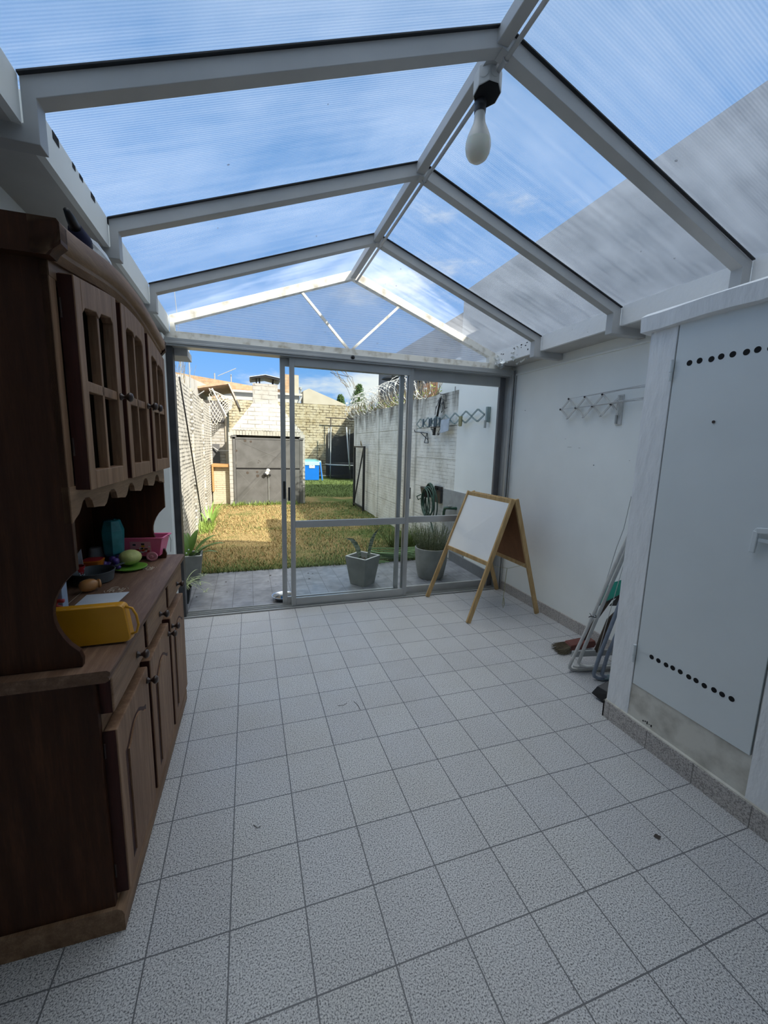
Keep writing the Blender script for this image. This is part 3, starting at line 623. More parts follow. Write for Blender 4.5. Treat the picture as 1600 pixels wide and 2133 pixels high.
for i, (a, b_) in enumerate(cols):
    d = panel_door(-.026, .012, a, b_, .115, .712, K)
    a2, b2 = a + .062, b_ - .062; z0, z1 = .175, .635; mid = (a2 + b2)/2
    og = [(a2, z0), (b2, z0), (b2, z1 - .05)]
    for q in range(13):
        s_ = q/12; og.append((b2 - (b2 - a2)*s_, z1 - .05 + .05*math.sin(math.pi*s_)**2 + .008*math.sin(2*math.pi*s_)**2))
    og.append((a2, z1 - .05))
    bm = nb()
    # dark groove around the raised panel, then the panel itself
    prism(bm, og, 'x', .010, .0126); part('panel_groove', bm, mWoodE, d)
    og2 = [(mid + (y - mid)*(1 - .022/(b2 - a2)*2), (z0 + z1)/2 + (z - (z0 + z1)/2)*(1 - .04)) for y, z in og]
    part('door_panel', prism(nb(), og2, 'x', .010, .018), mWoodF, d, bevel=.004)
    knob(d, .012, (b_ - .020) if i < 2 else a + .025, .660)
    for z in (.18, .62):
        if i != 2: part('hinge', tube(nb(), [(-.024, a - .003, z), (-.024, a - .003, z + .05)], .0028, 8), mKnob, d)
    dr = part('drawer', box(nb(), -.026, .010, a, b_, .770, .890), mWoodH, K, bevel=.006)
    e_ = box(nb(), -.027, .005, a - .0012, a + .0005, .772, .888); part('drawer_edge', e_, mWoodE, dr)
    knob(dr, .010, a + (.27 if i == 0 else .22), .822)
# hutch
HF = -.050
side = [(-.42, .941), (-.058, .941), (-.055, .965), (-.062, .990)]
for q in range(11):
    s_ = q/10; side.append((-.062 - .055*math.sin(math.pi*s_)**.8, .990 + .235*s_))
side += [(-.050, 1.235), (HF, 2.11), (-.42, 2.11)]
for y in (.018, 1.238): 
    part('hutch_side', prism(nb(), side, 'y', y, y + .020), mWoodD, K, bevel=.0015)
part('hutch_back', box(nb(), -.42, -.405, .03, 1.245, .941, 2.10), mWoodD, K)
bm = box(nb(), -.405, HF, .03, 1.23, 1.43, 1.45); box(bm, -.405, HF - .02, .03, 1.23, 1.74, 1.755); box(bm, -.405, HF, .03, 1.23, 2.09, 2.105); part('hutch_shelf', bm, mWoodD, K)
# front frame with scalloped apron below the doors
ap = [(.018, 1.475), (.018, 1.372)]
n = 5; y0, y1 = .045, 1.230
for i in range(n):
    a = y0 + (y1 - y0)*i/n; w = (y1 - y0)/n
    ap += [(a, 1.384), (a + w*.10, 1.392), (a + w*.18, 1.408), (a + w*.24, 1.424), (a + w*.34, 1.433), (a + w*.46, 1.431), (a + w*.55, 1.418), (a + w*.58, 1.402), (a + w*.60, 1.394), (a + w*.80, 1.390)]
ap += [(1.257, 1.372), (1.257, 1.475)]
part('scalloped_apron', prism(nb(), ap, 'x', HF - .018, HF + .002), mWoodH, K, bevel=.001)
for y in (.018, .452, .832, 1.218): part('hutch_stile', box(nb(), HF - .018, HF + .001, y, y + .037, 1.46, 2.10), mWoodF, K)
ucols = [(.062, .428), (.487, .825), (.882, 1.230)]
def arch(y, lo=2.066, hi=2.135):
    c_ = (y - .63)/.62; return lo + (hi - lo)*max(0, math.cos(c_*math.pi/2))**1.3 if abs(c_) < 1 else lo
hp = [(-.018 + .018, 2.02)]
hp = [(.018, 2.02)] + [(.018 + 1.224*q/24, max(2.03, arch(.018 + 1.224*q/24) + .02)) for q in range(25)] + [(1.242, 2.02)]
part('hutch_header', prism(nb(), hp, 'x', HF - .018, HF + .002), mWoodH, K)
for i, (a, b_) in enumerate(ucols):
    x0, x1 = HF + .003, HF + .040; zb = 1.462
    def ztop(y): return arch(y) - .028
    ztops = [ztop(a + (b_ - a)*q/8) for q in range(9)]
    d = None; bm = nb(); sw = .047
    prism(bm, [(a, zb), (a + sw, zb), (a + sw, ztop(a + sw)), (a, ztop(a))], 'x', x0, x1)
    prism(bm, [(b_ - sw, zb), (b_, zb), (b_, ztop(b_)), (b_ - sw, ztop(b_ - sw))], 'x', x0, x1)
    prism(bm, [(a + sw, zb), (b_ - sw, zb), (b_ - sw, zb + .055), (a + sw, zb + .055)], 'x', x0, x1)
    inner = lambda y: ztop(y) - .075 - (.018 if (y < a + sw + .012 or y > b_ - sw - .012 or abs(y - (a + b_)/2) < .016) else 0)
    ys_ = [a + sw + (b_ - a - 2*sw)*q/12 for q in range(13)]
    prism(bm, [(y, inner(y)) for y in ys_] + [(y, ztop(y)) for y in ys_[::-1]], 'x', x0, x1)
    d = part('door', bm, mWoodF, K, bevel=.0025)
    e_ = box(nb(), x0 - .001, x1 - .003, a - .0012, a + .0006, zb + .002, ztop(a) - .003); part('door_edge', e_, mWoodE, d)
    bm = nb(); mid = (a + b_)/2; box(bm, x0 + .006, x1 - .004, mid - .009, mid + .009, zb + .05, inner(mid) + .02)
    box(bm, x0 + .006, x1 - .004, a + sw, b_ - sw, 1.745, 1.775); part('glazing_bar', bm, mWoodF, d, bevel=.002)
    part('pane', box(nb(), x0 + .004, x0 + .006, a + sw - .005, b_ - sw + .005, zb + .04, max(ztops) - .06), mPaneD, d)
    knob(d, x1, b_ - .022 if i < 2 else a + .022, 1.760)
    for z in (1.56, 1.93): part('hinge', tube(nb(), [(x0 + .003, a - .003, z), (x0 + .003, a - .003, z + .05)], .0028, 8), mKnob, d) if i == 0 else None
# arched cornice with its moulding
def sweep_cornice(prof, y0, y1, nseg, fz):
    bm = nb(); prev = None
    for q in range(nseg + 1):
        y = y0 + (y1 - y0)*q/nseg; ring = [bm.verts.new(V(x, y, fz(y) + z)) for x, z in prof]
        if prev:
            for j in range(len(prof)): bm.faces.new((prev[j], prev[(j+1) % len(prof)], ring[(j+1) % len(prof)], ring[j]))
        else: bm.faces.new(ring[::-1])
        prev = ring
    bm.faces.new(prev); return bm
cp = [(HF - .02, -.01), (HF + .012, -.01), (HF + .020, 0), (HF + .028, .006), (HF + .030, .016), (HF + .040, .022), (HF + .046, .030), (HF + .046, .068), (HF + .040, .076), (HF - .02, .076)]
part('cornice', sweep_cornice(cp, -.018, 1.27, 40, arch), mWoodH, K, smooth='auto')
bm = nb(); prism(bm, [(-.42, 2.056), (HF + .02, 2.056), (HF + .028, 2.070), (HF + .046, 2.086), (HF + .046, 2.134), (HF + .040, 2.142), (-.42, 2.142)], 'y', -.018, .024); part('cornice_return', bm, mWoodD, K, smooth='auto')
bm = nb(); prism(bm, [(-.42, 2.056), (HF + .02, 2.056), (HF + .046, 2.086), (HF + .046, 2.134), (HF + .040, 2.142), (-.42, 2.142)], 'y', 1.238, 1.27); part('cornice_return', bm, mWoodD, K, smooth='auto')
part('hutch_roof', box(nb(), -.42, HF - .02, .02, 1.24, 2.10, 2.115), mWoodD, K)
CUR[0] = Matrix.Identity(4)
CT = .9415   # counter height
# ------------------------------------------------------------------ things on the dresser
# yellow tray on its edge, by the near side panel
T = thing('plastic_tray', 'yellow plastic tray with a loop handle leaning on the near end of the dresser counter', 'tray', (-.16, -2.24, CT))
hexa_ = lambda *p: hexa(nb(), p)
tb = nb()
A = [(-.270, -2.250, CT + .002), (-.034, -2.245, CT + .002), (-.055, -2.225, CT + .128), (-.290, -2.230, CT + .128)]
dn = (0.02, .055, -.01)
def quad_slab(bm, q, off): 
    B = [tuple(a + o for a, o in zip(p, off)) for p in q]; hexa(bm, [q[0], q[1], B[1], B[0], q[3], q[2], B[2], B[3]]); return bm
def bil(u, v, off):
    p = Vector(A[0]).lerp(Vector(A[1]), u).lerp(Vector(A[3]).lerp(Vector(A[2]), u), v); return p + Vector((0, off, 0))
rc = []
for cu, cv, a0_ in ((1 - .07, .12, -90), (1 - .07, 1 - .12, 0), (.07, 1 - .12, 90), (.07, .12, 180)):
    for q in range(5): an = R(a0_ + 22.5*q); rc.append((cu + .07*math.cos(an), cv + .12*math.sin(an)))
def ringed(off0, off1, k0=1.0, k1=1.0):
    bm = nb(); A0 = [bm.verts.new(bil(.5 + (u - .5)*k0, .5 + (v - .5)*k0, off0)) for u, v in rc]; B0 = [bm.verts.new(bil(.5 + (u - .5)*k1, .5 + (v - .5)*k1, off1)) for u, v in rc]; n_ = len(rc)
    bm.faces.new(A0[::-1]); bm.faces.new(B0)
    for q in range(n_): bm.faces.new((A0[q], A0[(q+1) % n_], B0[(q+1) % n_], B0[q]))
    return bm
part('tray_base', ringed(0, .006, .94, .97), mYellow, T, bevel=.001)
tb = ringed(.006, .030, .97, 1.0)
bmesh.ops.delete(tb, geom=[f for f in tb.faces if len(f.verts) > 4], context='FACES_ONLY')
part('tray_rim', tb, mYellow, T)
part('handle', tube(nb(), [(-.056, -2.220, CT + .118), (-.036, -2.222, CT + .112), (-.024, -2.225, CT + .088), (-.018, -2.229, CT + .055), (-.024, -2.232, CT + .030), (-.040, -2.235, CT + .026)], .0042, 8), mYellow, T, smooth=True)
# grey pan
T = thing('toy_saucepan', 'dark grey round pan with a short side handle on the dresser counter', 'pan', (-.365, -1.515, CT))
pr = [(.074, 0), (.080, .004), (.088, .050), (.091, .052), (.087, .054), (.083, .050), (.075, .008), (.0, .006)]
part('pan_body', lathe(nb(), pr, (-.365, -1.515, CT), 36, cap=False), mPan, T, smooth='auto')
part('handle', bar(nb(), (-.290, -1.455, CT + .050), (-.262, -1.420, CT + .056), .018, .004), mPan, T, bevel=.001)
part('handle', bar(nb(), (-.438, -1.56, CT + .046), (-.462, -1.60, CT + .044), .030, .005), mPan, T, bevel=.001)
# lime plate with melon half and grapes
T = thing('plate', 'lime green round plate under the toy melon', 'plate', (-.255, -1.335, CT)); part('plate_body', lathe(nb(), [(.05, 0), (.068, .002), (.077, .008), (.079, .012), (.074, .012), (.06, .007), (0, .006)], (-.255, -1.335, CT), 36, cap=False), mLime, T, smooth=True)
bm = nb(); ball(bm, (0, 0, 0), 1, 4)
for v in bm.verts:
    d_ = v.co.normalized(); k = 1 - .018*max(0, math.sin(d_.x*26)*math.sin(d_.y*26 + 2)*math.sin(d_.z*24))
    v.co = Vector((-.262, -1.300, CT + .0525)) + Vector((d_.x*.054*k, d_.y*.058*k, d_.z*.039*k))
one('toy_melon', bm, mMelon, 'pale yellow green dimpled toy melon lying on the lime plate', 'toy fruit', smooth=True)
bm = nb()
for p in ((-.375, -1.06, .020), (-.345, -1.075, .022), (-.36, -1.045, .045), (-.325, -1.05, .052), (-.39, -1.085, .030), (-.335, -1.09, .045)): ball(bm, (p[0] + .018, p[1] - .255, CT + p[2]), .019, 3)
one('toy_grapes', bm, mPurple, 'bunch of purple toy grapes behind the grey pan', 'toy fruit', smooth=True)
bm = nb()
for p in ((-.335, -1.185), (-.355, -1.165), (-.345, -1.205), (-.32, -1.20)): ball(bm, (p[0] + .022, p[1] - .175, CT + .022), .012, 2)
one('toy_grapes', bm, mPurple, 'small dark purple toy grapes on the lime plate', 'toy fruit', smooth=True)
# orange dish
T = thing('toy_bowl', 'orange oblong toy dish with a red inside behind the grey pan', 'bowl', (-.41, -1.362, CT)); 
def oblong(bm, c, prof, sx, sy, n=24):
    rings = []
    for k, h in prof: rings.append([bm.verts.new(V(c[0] + sx*k*math.copysign(abs(math.cos(q))**.6, math.cos(q)), c[1] + sy*k*math.copysign(abs(math.sin(q))**.6, math.sin(q)), c[2] + h)) for q in [2*math.pi*j/n for j in range(n)]])
    for A_, B_ in zip(rings, rings[1:]):
        for j in range(n): bm.faces.new((A_[j], A_[(j+1) % n], B_[(j+1) % n], B_[j]))
    bm.faces.new(rings[0][::-1]); bm.faces.new(rings[-1]); return bm
part('dish', oblong(nb(), (-.41, -1.362, CT), [(.7, 0), (.85, .004), (1, .060), (1.04, .064), (.94, .066)], .045, .046), mOrange, T, smooth='auto')
part('filling', oblong(nb(), (-.41, -1.362, CT + .060), [(.9, 0), (.9, .008)], .045, .046), mRed, T)
# red patterned cup and card behind
T = thing('toy_cup', 'red patterned toy cup beside the near side panel', 'cup', (-.448, -1.452, CT)); part('cup_body', lathe(nb(), [(.026, 0), (.030, .055), (.031, .06), (.027, .06), (.024, .006), (0, .005)], (-.448, -1.452, CT), 24, cap=False), mRed, T, smooth='auto')
bm = nb()
for i in range(26): 
    an = random.uniform(-2.4, .6); z = random.uniform(.008, .05); r_ = .0275 + z*.07; ball(bm, (-.448 + r_*math.cos(an), -1.452 + r_*math.sin(an), CT + z), random.uniform(.002, .004), 1)
part('print', bm, mPaper, T)
bm = nb(); hexa(bm, [(-.478, -1.414, CT), (-.435, -1.412, CT), (-.435, -1.410, CT), (-.478, -1.412, CT), (-.478, -1.416, CT + .08), (-.440, -1.414, CT + .135), (-.440, -1.412, CT + .135), (-.478, -1.414, CT + .08)]); 
one('paper_card', bm, mPaper, 'folded white card standing behind the red toy cup', 'card')
# clear tub upside down
T = thing('plastic_tub', 'clear plastic tub turned upside down beside the pink wagon', 'tub', (-.425, -1.265, CT)); part('tub_body', lathe(nb(), [(.040, 0), (.040, .026), (.044, .030), (.044, .036), (.039, .042), (.030, .100), (.024, .106), (0, .106)], (-.425, -1.265, CT), 32, cap=False), mClear, T, smooth='auto')
# pale blue box, papers, wooden toy by the side panel
bm = box(nb(), -.425, -.350, -1.90, -1.85, CT, CT + .15); one('card_box', bm, mBlueBox, 'tall pale blue card box behind the near side panel', 'box', bevel=.002)
bm = hexa(nb(), [(-.335, -1.90, CT), (-.19, -1.93, CT), (-.17, -1.72, CT), (-.33, -1.72, CT), (-.335, -1.90, CT + .002), (-.19, -1.93, CT + .002), (-.17, -1.72, CT + .002), (-.33, -1.72, CT + .002)]); one('paper_sheet', bm, mPaper, 'pale sheet of paper lying on the counter behind the yellow tray', 'paper')
bm = nb(); tube(bm, [(-.335, -1.93, CT + .055), (-.360, -1.925, CT + .055), (-.365, -1.925, CT + .035), (-.345, -1.925, CT + .025)], .008, 8); one('red_hook', bm, mRed, 'small red plastic piece in front of the pale blue box', 'toy', smooth=True)
bm = nb(); tube(bm, [(-.33, -1.935, CT + .008), (-.275, -1.95, CT + .010)], .005, 8); one('marker_pen', bm, mPaper, 'short white pen lying by the pale blue box', 'pen')
bm = nb(); hexa(bm, [(-.44, -1.74, CT), (-.385, -1.79, CT), (-.383, -1.788, CT), (-.438, -1.738, CT), (-.45, -1.73, CT + .08), (-.43, -1.75, CT + .10), (-.428, -1.748, CT + .10), (-.448, -1.728, CT + .08)]); one('paper_card', bm, mPaper, 'white paper corner sticking up left of the wooden toy', 'card')
bm = lathe(nb(), [(.012, 0), (.022, .006), (.027, .020), (.028, .04), (.024, .055), (.017, .064), (.017, .068), (.02, .07), (.018, .078), (0, .082)], (-.365, -1.690, CT + .0295), 24, (.85, .5, .0)); one('toy_pear', bm, mWoodToy, 'orange lacquered wooden toy lying in front of the grey pan', 'toy', smooth=True)
# teal backpack
T = thing('water_jug', 'teal faceted plastic jug in the dark back corner of the counter', 'jug', (-.345, -1.265, CT))
part('jug_body', lathe(nb(), [(.036, 0), (.050, .02), (.053, .07), (.057, .14), (.042, .19), (.036, .195)], (-.345, -1.265, CT + .055), 7), mTeal, T, bevel=.002)
part('jug_base', lathe(nb(), [(.044, 0), (.046, .05), (.038, .062)], (-.345, -1.265, CT), 18), mNavy, T, smooth='auto')
# pink wheeled bin
T = thing('toy_wagon', 'pink plastic toy wagon with round wheels at the far end of the dresser counter', 'toy wagon', (-.215, -1.165, CT), 0)
WM = Matrix.Translation((-.222, -1.135, CT)) @ Matrix.Rotation(R(-9), 4, 'Z') @ Matrix.Diagonal((1.22, 1.1, 1.06, 1)); CUR[0] = WM
def tubwall(bm, bx, by, tx, ty, z0, z1, t_):
    o0 = [(-bx, -by, z0), (bx, -by, z0), (bx, by, z0), (-bx, by, z0)]; o1 = [(-tx, -ty, z1), (tx, -ty, z1), (tx, ty, z1), (-tx, ty, z1)]
    i1 = [(-tx + t_, -ty + t_, z1), (tx - t_, -ty + t_, z1), (tx - t_, ty - t_, z1), (-tx + t_, ty - t_, z1)]; i0 = [(-bx + t_, -by + t_, z0 + t_), (bx - t_, -by + t_, z0 + t_), (bx - t_, by - t_, z0 + t_), (-bx + t_, by - t_, z0 + t_)]
    vs = [[bm.verts.new(V(*p)) for p in r_] for r_ in (o0, o1, i1, i0)]
    for A_, B_ in zip(vs, vs[1:]):
        for j in range(4): bm.faces.new((A_[j], A_[(j+1) % 4], B_[(j+1) % 4], B_[j]))
    bm.faces.new(vs[0][::-1]); bm.faces.new(vs[3]); return bm
part('tub', tubwall(nb(), .072, .042, .092, .058, .022, .125, .004), mPink, T, bevel=.006)
rm = nb()
for a_, b__ in (((-.095, -.061), (.095, -.061)), ((.095, -.061), (.095, .061)), ((.095, .061), (-.095, .061)), ((-.095, .061), (-.095, -.061))): bar(rm, (*a_, .123), (*b__, .123), .008, .007)
part('rim', rm, mPink, T, bevel=.002)
for x in (-.058, .045):
    for y in (-.054, .054):
        w_ = part('wheel', lathe(nb(), [(.008, 0), (.024, .001), (.025, .005), (.024, .009), (.018, .010), (.016, .007), (.007, .008), (.005, .012)], (x, y if y < 0 else y - .01, .0255), 24, (0, -1, 0) if y < 0 else (0, 1, 0)), mPinkL, T, smooth='auto')
st_ = nb(); hexa(st_, [(-.047, -.0475, .045), (.040, -.0475, .045), (.040, -.0465, .045), (-.047, -.0465, .045), (-.047, -.0565, .104), (.040, -.0565, .104), (.040, -.0555, .104), (-.047, -.0555, .104)]); sk = part('sticker', st_, mPinkL, T)
for mt, cnt in ((mRed, 12), (mPaper, 6), (mYellow, 4), (mBlack, 5)):
    for k in range(cnt):
        u = random.uniform(-.042, .035); z = random.uniform(.048, .062 if mt is mRed and k < 9 else .098); y = -.0480 - (z - .045)*.1525; r_ = random.uniform(.003, .007)
        part('sticker_print', box(nb(), u - r_, u + r_, y - .0006, y + .001, z - r_*.7, z + r_*.7), mt, sk)
CUR[0] = Matrix.Identity(4)
bm = nb(); ball(bm, (-.225, -1.12, CT + .112), .045, 3, (1.1, .7, .65)); one('toy_ball', bm, mPurple, 'bluish purple rounded toy inside the pink wagon', 'toy', smooth=True)
part('pull_cord', tube(nb(), [(-.108, -1.15, CT + .135), (-.096, -1.145, CT + .130), (-.090, -1.14, CT + .10), (-.096, -1.135, CT + .03)], .0012, 5), mBlack, T)
# things on top of the dresser
T = thing('umbrella', 'umbrella with black handle wrapped in white plastic on top of the dresser', 'umbrella', (-.19, -1.75, 2.21))
part('handle', tube(nb(), [(-.183, -2.035, 2.325), (-.184, -2.00, 2.315), (-.185, -1.955, 2.302)], [.009, .014, .018], 12), mBlack, T, smooth=True)
part('collar', tube(nb(), [(-.185, -1.965, 2.304), (-.188, -1.92, 2.288), (-.19, -1.885, 2.284)], [.020, .033, .034], 14), mNavy, T, smooth=True)
bm = tube(nb(), [(-.192, -1.90, 2.286), (-.193, -1.84, 2.282), (-.193, -1.78, 2.280), (-.193, -1.72, 2.278), (-.193, -1.66, 2.276), (-.19, -1.60, 2.272), (-.19, -1.54, 2.255), (-.19, -1.47, 2.245), (-.19, -1.40, 2.235)], [.034, .046, .052, .050, .044, .038, .030, .020, .007], 16)
for v in bm.verts: v.co += Vector([random.uniform(-.005, .005) for _ in range(3)])
part('wrapping', bm, mBag, T)
part('tip', tube(nb(), [(-.19, -1.41, 2.236), (-.19, -1.375, 2.232)], .005, 8), mBlack, T)

# ================================================================== LIGHT BULB, CONDUIT
one('conduit', (lambda b_: (tube(b_, [(1.345, -3.02, 3.120), (1.345, -2.00, 3.120)], .0095, 12), tube(b_, [(1.345, -1.93, 3.120), (1.345, .28, 3.116)], .0095, 12), b_)[-1])(nb()), mFrame, 'white electrical conduit running along the ridge beam', 'conduit', smooth=True)
for y in (-2.085, -1.285, -.445, .275, -2.93):
    bm = nb(); tube(bm, [(1.345 + .0125*math.cos(q), y, 3.12 + .0125*math.sin(q)) for q in [2*math.pi*j/12 for j in range(12)]], .0025, 6, closed=True); tube(bm, [(1.335, y, 3.125), (1.322, y, 3.135)], .0022, 5)
    one('wire_tie', bm, mFrame, 'wire tie holding the conduit ' + {-2.085: 'at the frame beside the bulb', -1.285: 'at the second frame from the camera', -.445: 'at the third frame from the camera', .275: 'at the gable', -2.93: 'at the frame above the camera'}[y], 'wire tie', 'conduit wire ties')
J = thing('junction_box', 'white octagonal junction box with an open black underside at the ridge', 'junction box', (1.335, -1.965, 3.06))
oc = [(.058*math.cos(R(22.5 + 45*k)), .058*math.sin(R(22.5 + 45*k))) for k in range(8)]
JB = (1.330, -1.975)
def tilted(poly, z0, z1, tilt=.22):
    bm = nb(); A_ = [bm.verts.new((JB[0] + u, JB[1] + v, z0 - v*tilt)) for u, v in poly]; B_ = [bm.verts.new((JB[0] + u, JB[1] + v, z1 - v*tilt)) for u, v in poly]
    bm.faces.new(A_[::-1]); bm.faces.new(B_)
    for i in range(8): bm.faces.new((A_[i], A_[(i+1) % 8], B_[(i+1) % 8], B_[i]))
    return bm
part('box_body', tilted(oc, 3.070, 3.140), mJBox, J, bevel=.002)
part('open_underside', tilted([(u*.93, v*.93) for u, v in oc], 3.0685, 3.0715), mDark, J)
for k in (5, 6): 
    a = R(45*k); part('knockout', lathe(nb(), [(.019, 0), (.019, .002), (.014, .0025)], (JB[0] + .0535*math.cos(a), JB[1] + .0535*math.sin(a), 3.115), 16, (math.cos(a), math.sin(a), 0)), mJBox, J)
Bq = thing('light_bulb', 'opal white light bulb hanging in a black socket below the ridge', 'light bulb', (1.322, -1.955, 2.87))
bx, by = 1.318, -1.945
part('bulb_glass', lathe(nb(), [(.0, 0), (.022, .003), (.040, .016), (.050, .034), (.0545, .058), (.0530, .078)], (bx, by, 2.832), 32, cap=False), mBulb, Bq, smooth=True)
part('bulb_collar', lathe(nb(), [(.0530, .078), (.0480, .096), (.0370, .122), (.0260, .146), (.0225, .170), (.0220, .196)], (bx, by, 2.832), 32, cap=False), mBulbW, Bq, smooth=True)
part('socket', lathe(nb(), [(.024, .186), (.0250, .200), (.0235, .208), (.0235, .212), (.0250, .216), (.0250, .226), (.0215, .231), (.0215, .258), (.017, .264), (.014, .272), (.004, .274), (.0035, .288), (0, .289)], (bx, by, 2.832), 24, cap=False), mBlack, Bq, smooth='auto')
for dx in (-.018, .018):
    part('wire', tube(nb(), [(bx + dx*1.1, by, 3.060), (bx + dx*1.2, by - .002, 3.080), (bx + dx*.9, by - .006, 3.100), (bx + dx*.6, by - .012, 3.115)], .0022, 6), mBlack, Bq)

# ================================================================== EASEL
E_ = thing('whiteboard_easel', 'wooden A-frame easel with a white marker board standing near the glazed doors', 'easel', (2.62, -.17, 0))
a0, a1 = (2.168, .187), (2.26, -.537); b0, b1 = (3.057, .202), (3.049, -.512); zt = 1.160
t0 = (2.60, .165); t1 = (2.645, -.545)   # top ends
def lp(A_, B_, s_, z=None): return (A_[0] + (B_[0] - A_[0])*s_, A_[1] + (B_[1] - A_[1])*s_)
def on_leg(bot, top_, z): return (bot[0] + (top_[0] - bot[0])*z/zt, bot[1] + (top_[1] - bot[1])*z/zt, z)
for bot, tp, nm_ in ((a0, t0, 'l'), (a1, t1, 'l')): part('leg', bar(nb(), (*bot, .003), (*tp, zt), .044, .022, (0, 1, 0) ), mEasel, E_, bevel=.003)
tr0 = (2.640, .165); tr1 = (2.680, -.545)
for bot, tp in ((b0, tr0), (b1, tr1)): part('leg', bar(nb(), (*bot, .003), (*tp, zt), .044, .022, (0, 1, 0)), mEasel, E_, bevel=.003)
part('top_rail', bar(nb(), on_leg(a0, t0, 1.135), on_leg(a1, t1, 1.135), .022, .045), mEasel, E_, bevel=.002)
part('top_rail', bar(nb(), on_leg(b0, tr0, 1.135), on_leg(b1, tr1, 1.135), .022, .045), mEasel, E_, bevel=.002)
part('lower_rail', bar(nb(), on_leg(a0, t0, .555), on_leg(a1, t1, .555), .020, .042), mEasel, E_, bevel=.002)
part('lower_rail', bar(nb(), on_leg(b0, tr0, .50), on_leg(b1, tr1, .50), .020, .040), mEasel, E_, bevel=.002)
def sheet(bot0, bot1, tp0, tp1, z0, z1, off, mat, name, inset=.012):
    p = [Vector(on_leg(bot0, tp0, z0)), Vector(on_leg(bot1, tp1, z0)), Vector(on_leg(bot1, tp1, z1)), Vector(on_leg(bot0, tp0, z1))]
    nrm = (p[1] - p[0]).cross(p[3] - p[0]).normalized(); e0 = (p[1] - p[0]).normalized()
    p[0] += e0*inset; p[3] += e0*inset; p[1] -= e0*inset; p[2] -= e0*inset
    lo = [q + nrm*off for q in p]; hi = [q + nrm*(off + .005) for q in p]
    return part(name, hexa(nb(), [tuple(lo[0]), tuple(lo[1]), tuple(hi[1]), tuple(hi[0]), tuple(lo[3]), tuple(lo[2]), tuple(hi[2]), tuple(hi[3])]), mat, E_)
sheet(a0, a1, t0, t1, .572, 1.118, .0015, mBoard, 'marker_board'); sheet(a0, a1, t0, t1, .560, 1.125, -.006, mBoardBack, 'board_backing')
sheet(b0, b1, tr0, tr1, .515, 1.125, -.003, mBoardBack, 'rear_board')
part('spreader_cord', tube(nb(), [on_leg(a1, t1, .545), (2.66, -.53, .50), (2.80, -.52, .515), on_leg(b1, tr1, .54)], .0018, 5), mPeg, E_)
part('cord_end', tube(nb(), [(2.655, -.52, .50), (2.66, -.50, .36), (2.65, -.505, .22), (2.64, -.51, .13), (2.65, -.51, .10), (2.66, -.51, .13), (2.655, -.505, .20)], .003, 6), mPeg, E_)

# ================================================================== CLEANING CORNER
A_ = thing('clothes_airer', 'white tubular folding clothes airer leaning in the corner beside the utility cupboard', 'clothes airer', (2.80, -1.6, 0))
def ubend(p, q, r_=.03):   # tube corner softened
    return p
part('frame_tube', tube(nb(), [(3.06, -1.60, .014), (2.62, -1.500, .014), (2.585, -1.490, .016), (2.566, -1.487, .030), (2.560, -1.492, .055), (2.560, -1.60, .36), (2.562, -1.78, .92), (2.565, -1.94, 1.42)], .0115, 12), mWhiteTube, A_, smooth=True)
part('frame_tube', tube(nb(), [(3.06, -1.66, .075), (2.80, -1.60, .070), (2.66, -1.550, .060), (2.625, -1.532, .065), (2.606, -1.525, .085), (2.600, -1.575, .25), (2.600, -1.70, .66), (2.600, -1.83, 1.08), (2.600, -1.945, 1.44)], .0115, 12), mWhiteTube, A_, smooth=True)
part('frame_tube', tube(nb(), [(3.06, -1.615, .045), (2.70, -1.54, .038), (2.62, -1.515, .040), (2.585, -1.505, .052)], .011, 12), mWhiteTube, A_, smooth=True)
part('wire_tie', tube(nb(), [(2.556 + .03*math.cos(q), -1.650 + .012*math.sin(q), .50 + .006*math.sin(2*q)) for q in [2*math.pi*j/10 for j in range(10)]], .003, 6, closed=True), mBlack, A_)
part('wire_tie', tube(nb(), [(2.545, -1.655, .50), (2.530, -1.66, .515), (2.522, -1.655, .53)], .002, 5), mBlack, A_)
for i, (x, y, xt, yt, zt_) in enumerate(((2.70, -1.58, 2.64, -1.90, 1.60), (2.76, -1.60, 2.68, -1.93, 1.05), (2.92, -1.60, 2.86, -1.93, .9), (2.96, -1.61, 2.90, -1.93, .9))):
    part('wire', tube(nb(), [(x, y, .085), (x + (xt - x)*.5 - .008, y + (yt - y)*.5, .085 + (zt_ - .085)*.5), (xt, yt, zt_)], .0022, 6), mWhiteTube, A_)
part('cross_wire', tube(nb(), [(2.68, -1.58, .082), (2.86, -1.61, .086), (3.06, -1.64, .09)], .0025, 6), mGalv, A_)
part('cross_wire', tube(nb(), [(2.90, -1.68, .20), (3.06, -1.71, .205)], .0025, 6), mGalv, A_)
part('cord', tube(nb(), [(2.75, -1.430, .11), (2.75, -1.52, .55), (2.75, -1.60, .95), (2.75, -1.642, 1.107), (2.75, -1.668, 1.323), (2.757, -1.660, 1.325)], .0022, 5), mGalv, A_)
A_ = thing('folded_stand', 'grey blue tubular folding stand leaning in front of the white clothes airer', 'folding stand', (2.70, -1.7, 0))
part('frame_tube', tube(nb(), [(2.82, -1.690, .016), (2.715, -1.655, .015), (2.680, -1.640, .016), (2.656, -1.628, .030), (2.646, -1.630, .055), (2.636, -1.68, .25), (2.604, -1.805, .65), (2.59, -1.945, 1.10)], .0125, 12), mBlueTube, A_, smooth=True)
part('frame_tube', tube(nb(), [(2.84, -1.710, .042), (2.74, -1.680, .038), (2.704, -1.668, .042), (2.684, -1.664, .060), (2.672, -1.70, .22), (2.645, -1.82, .58), (2.63, -1.945, .95)], .0125, 12), mBlueTube, A_, smooth=True)
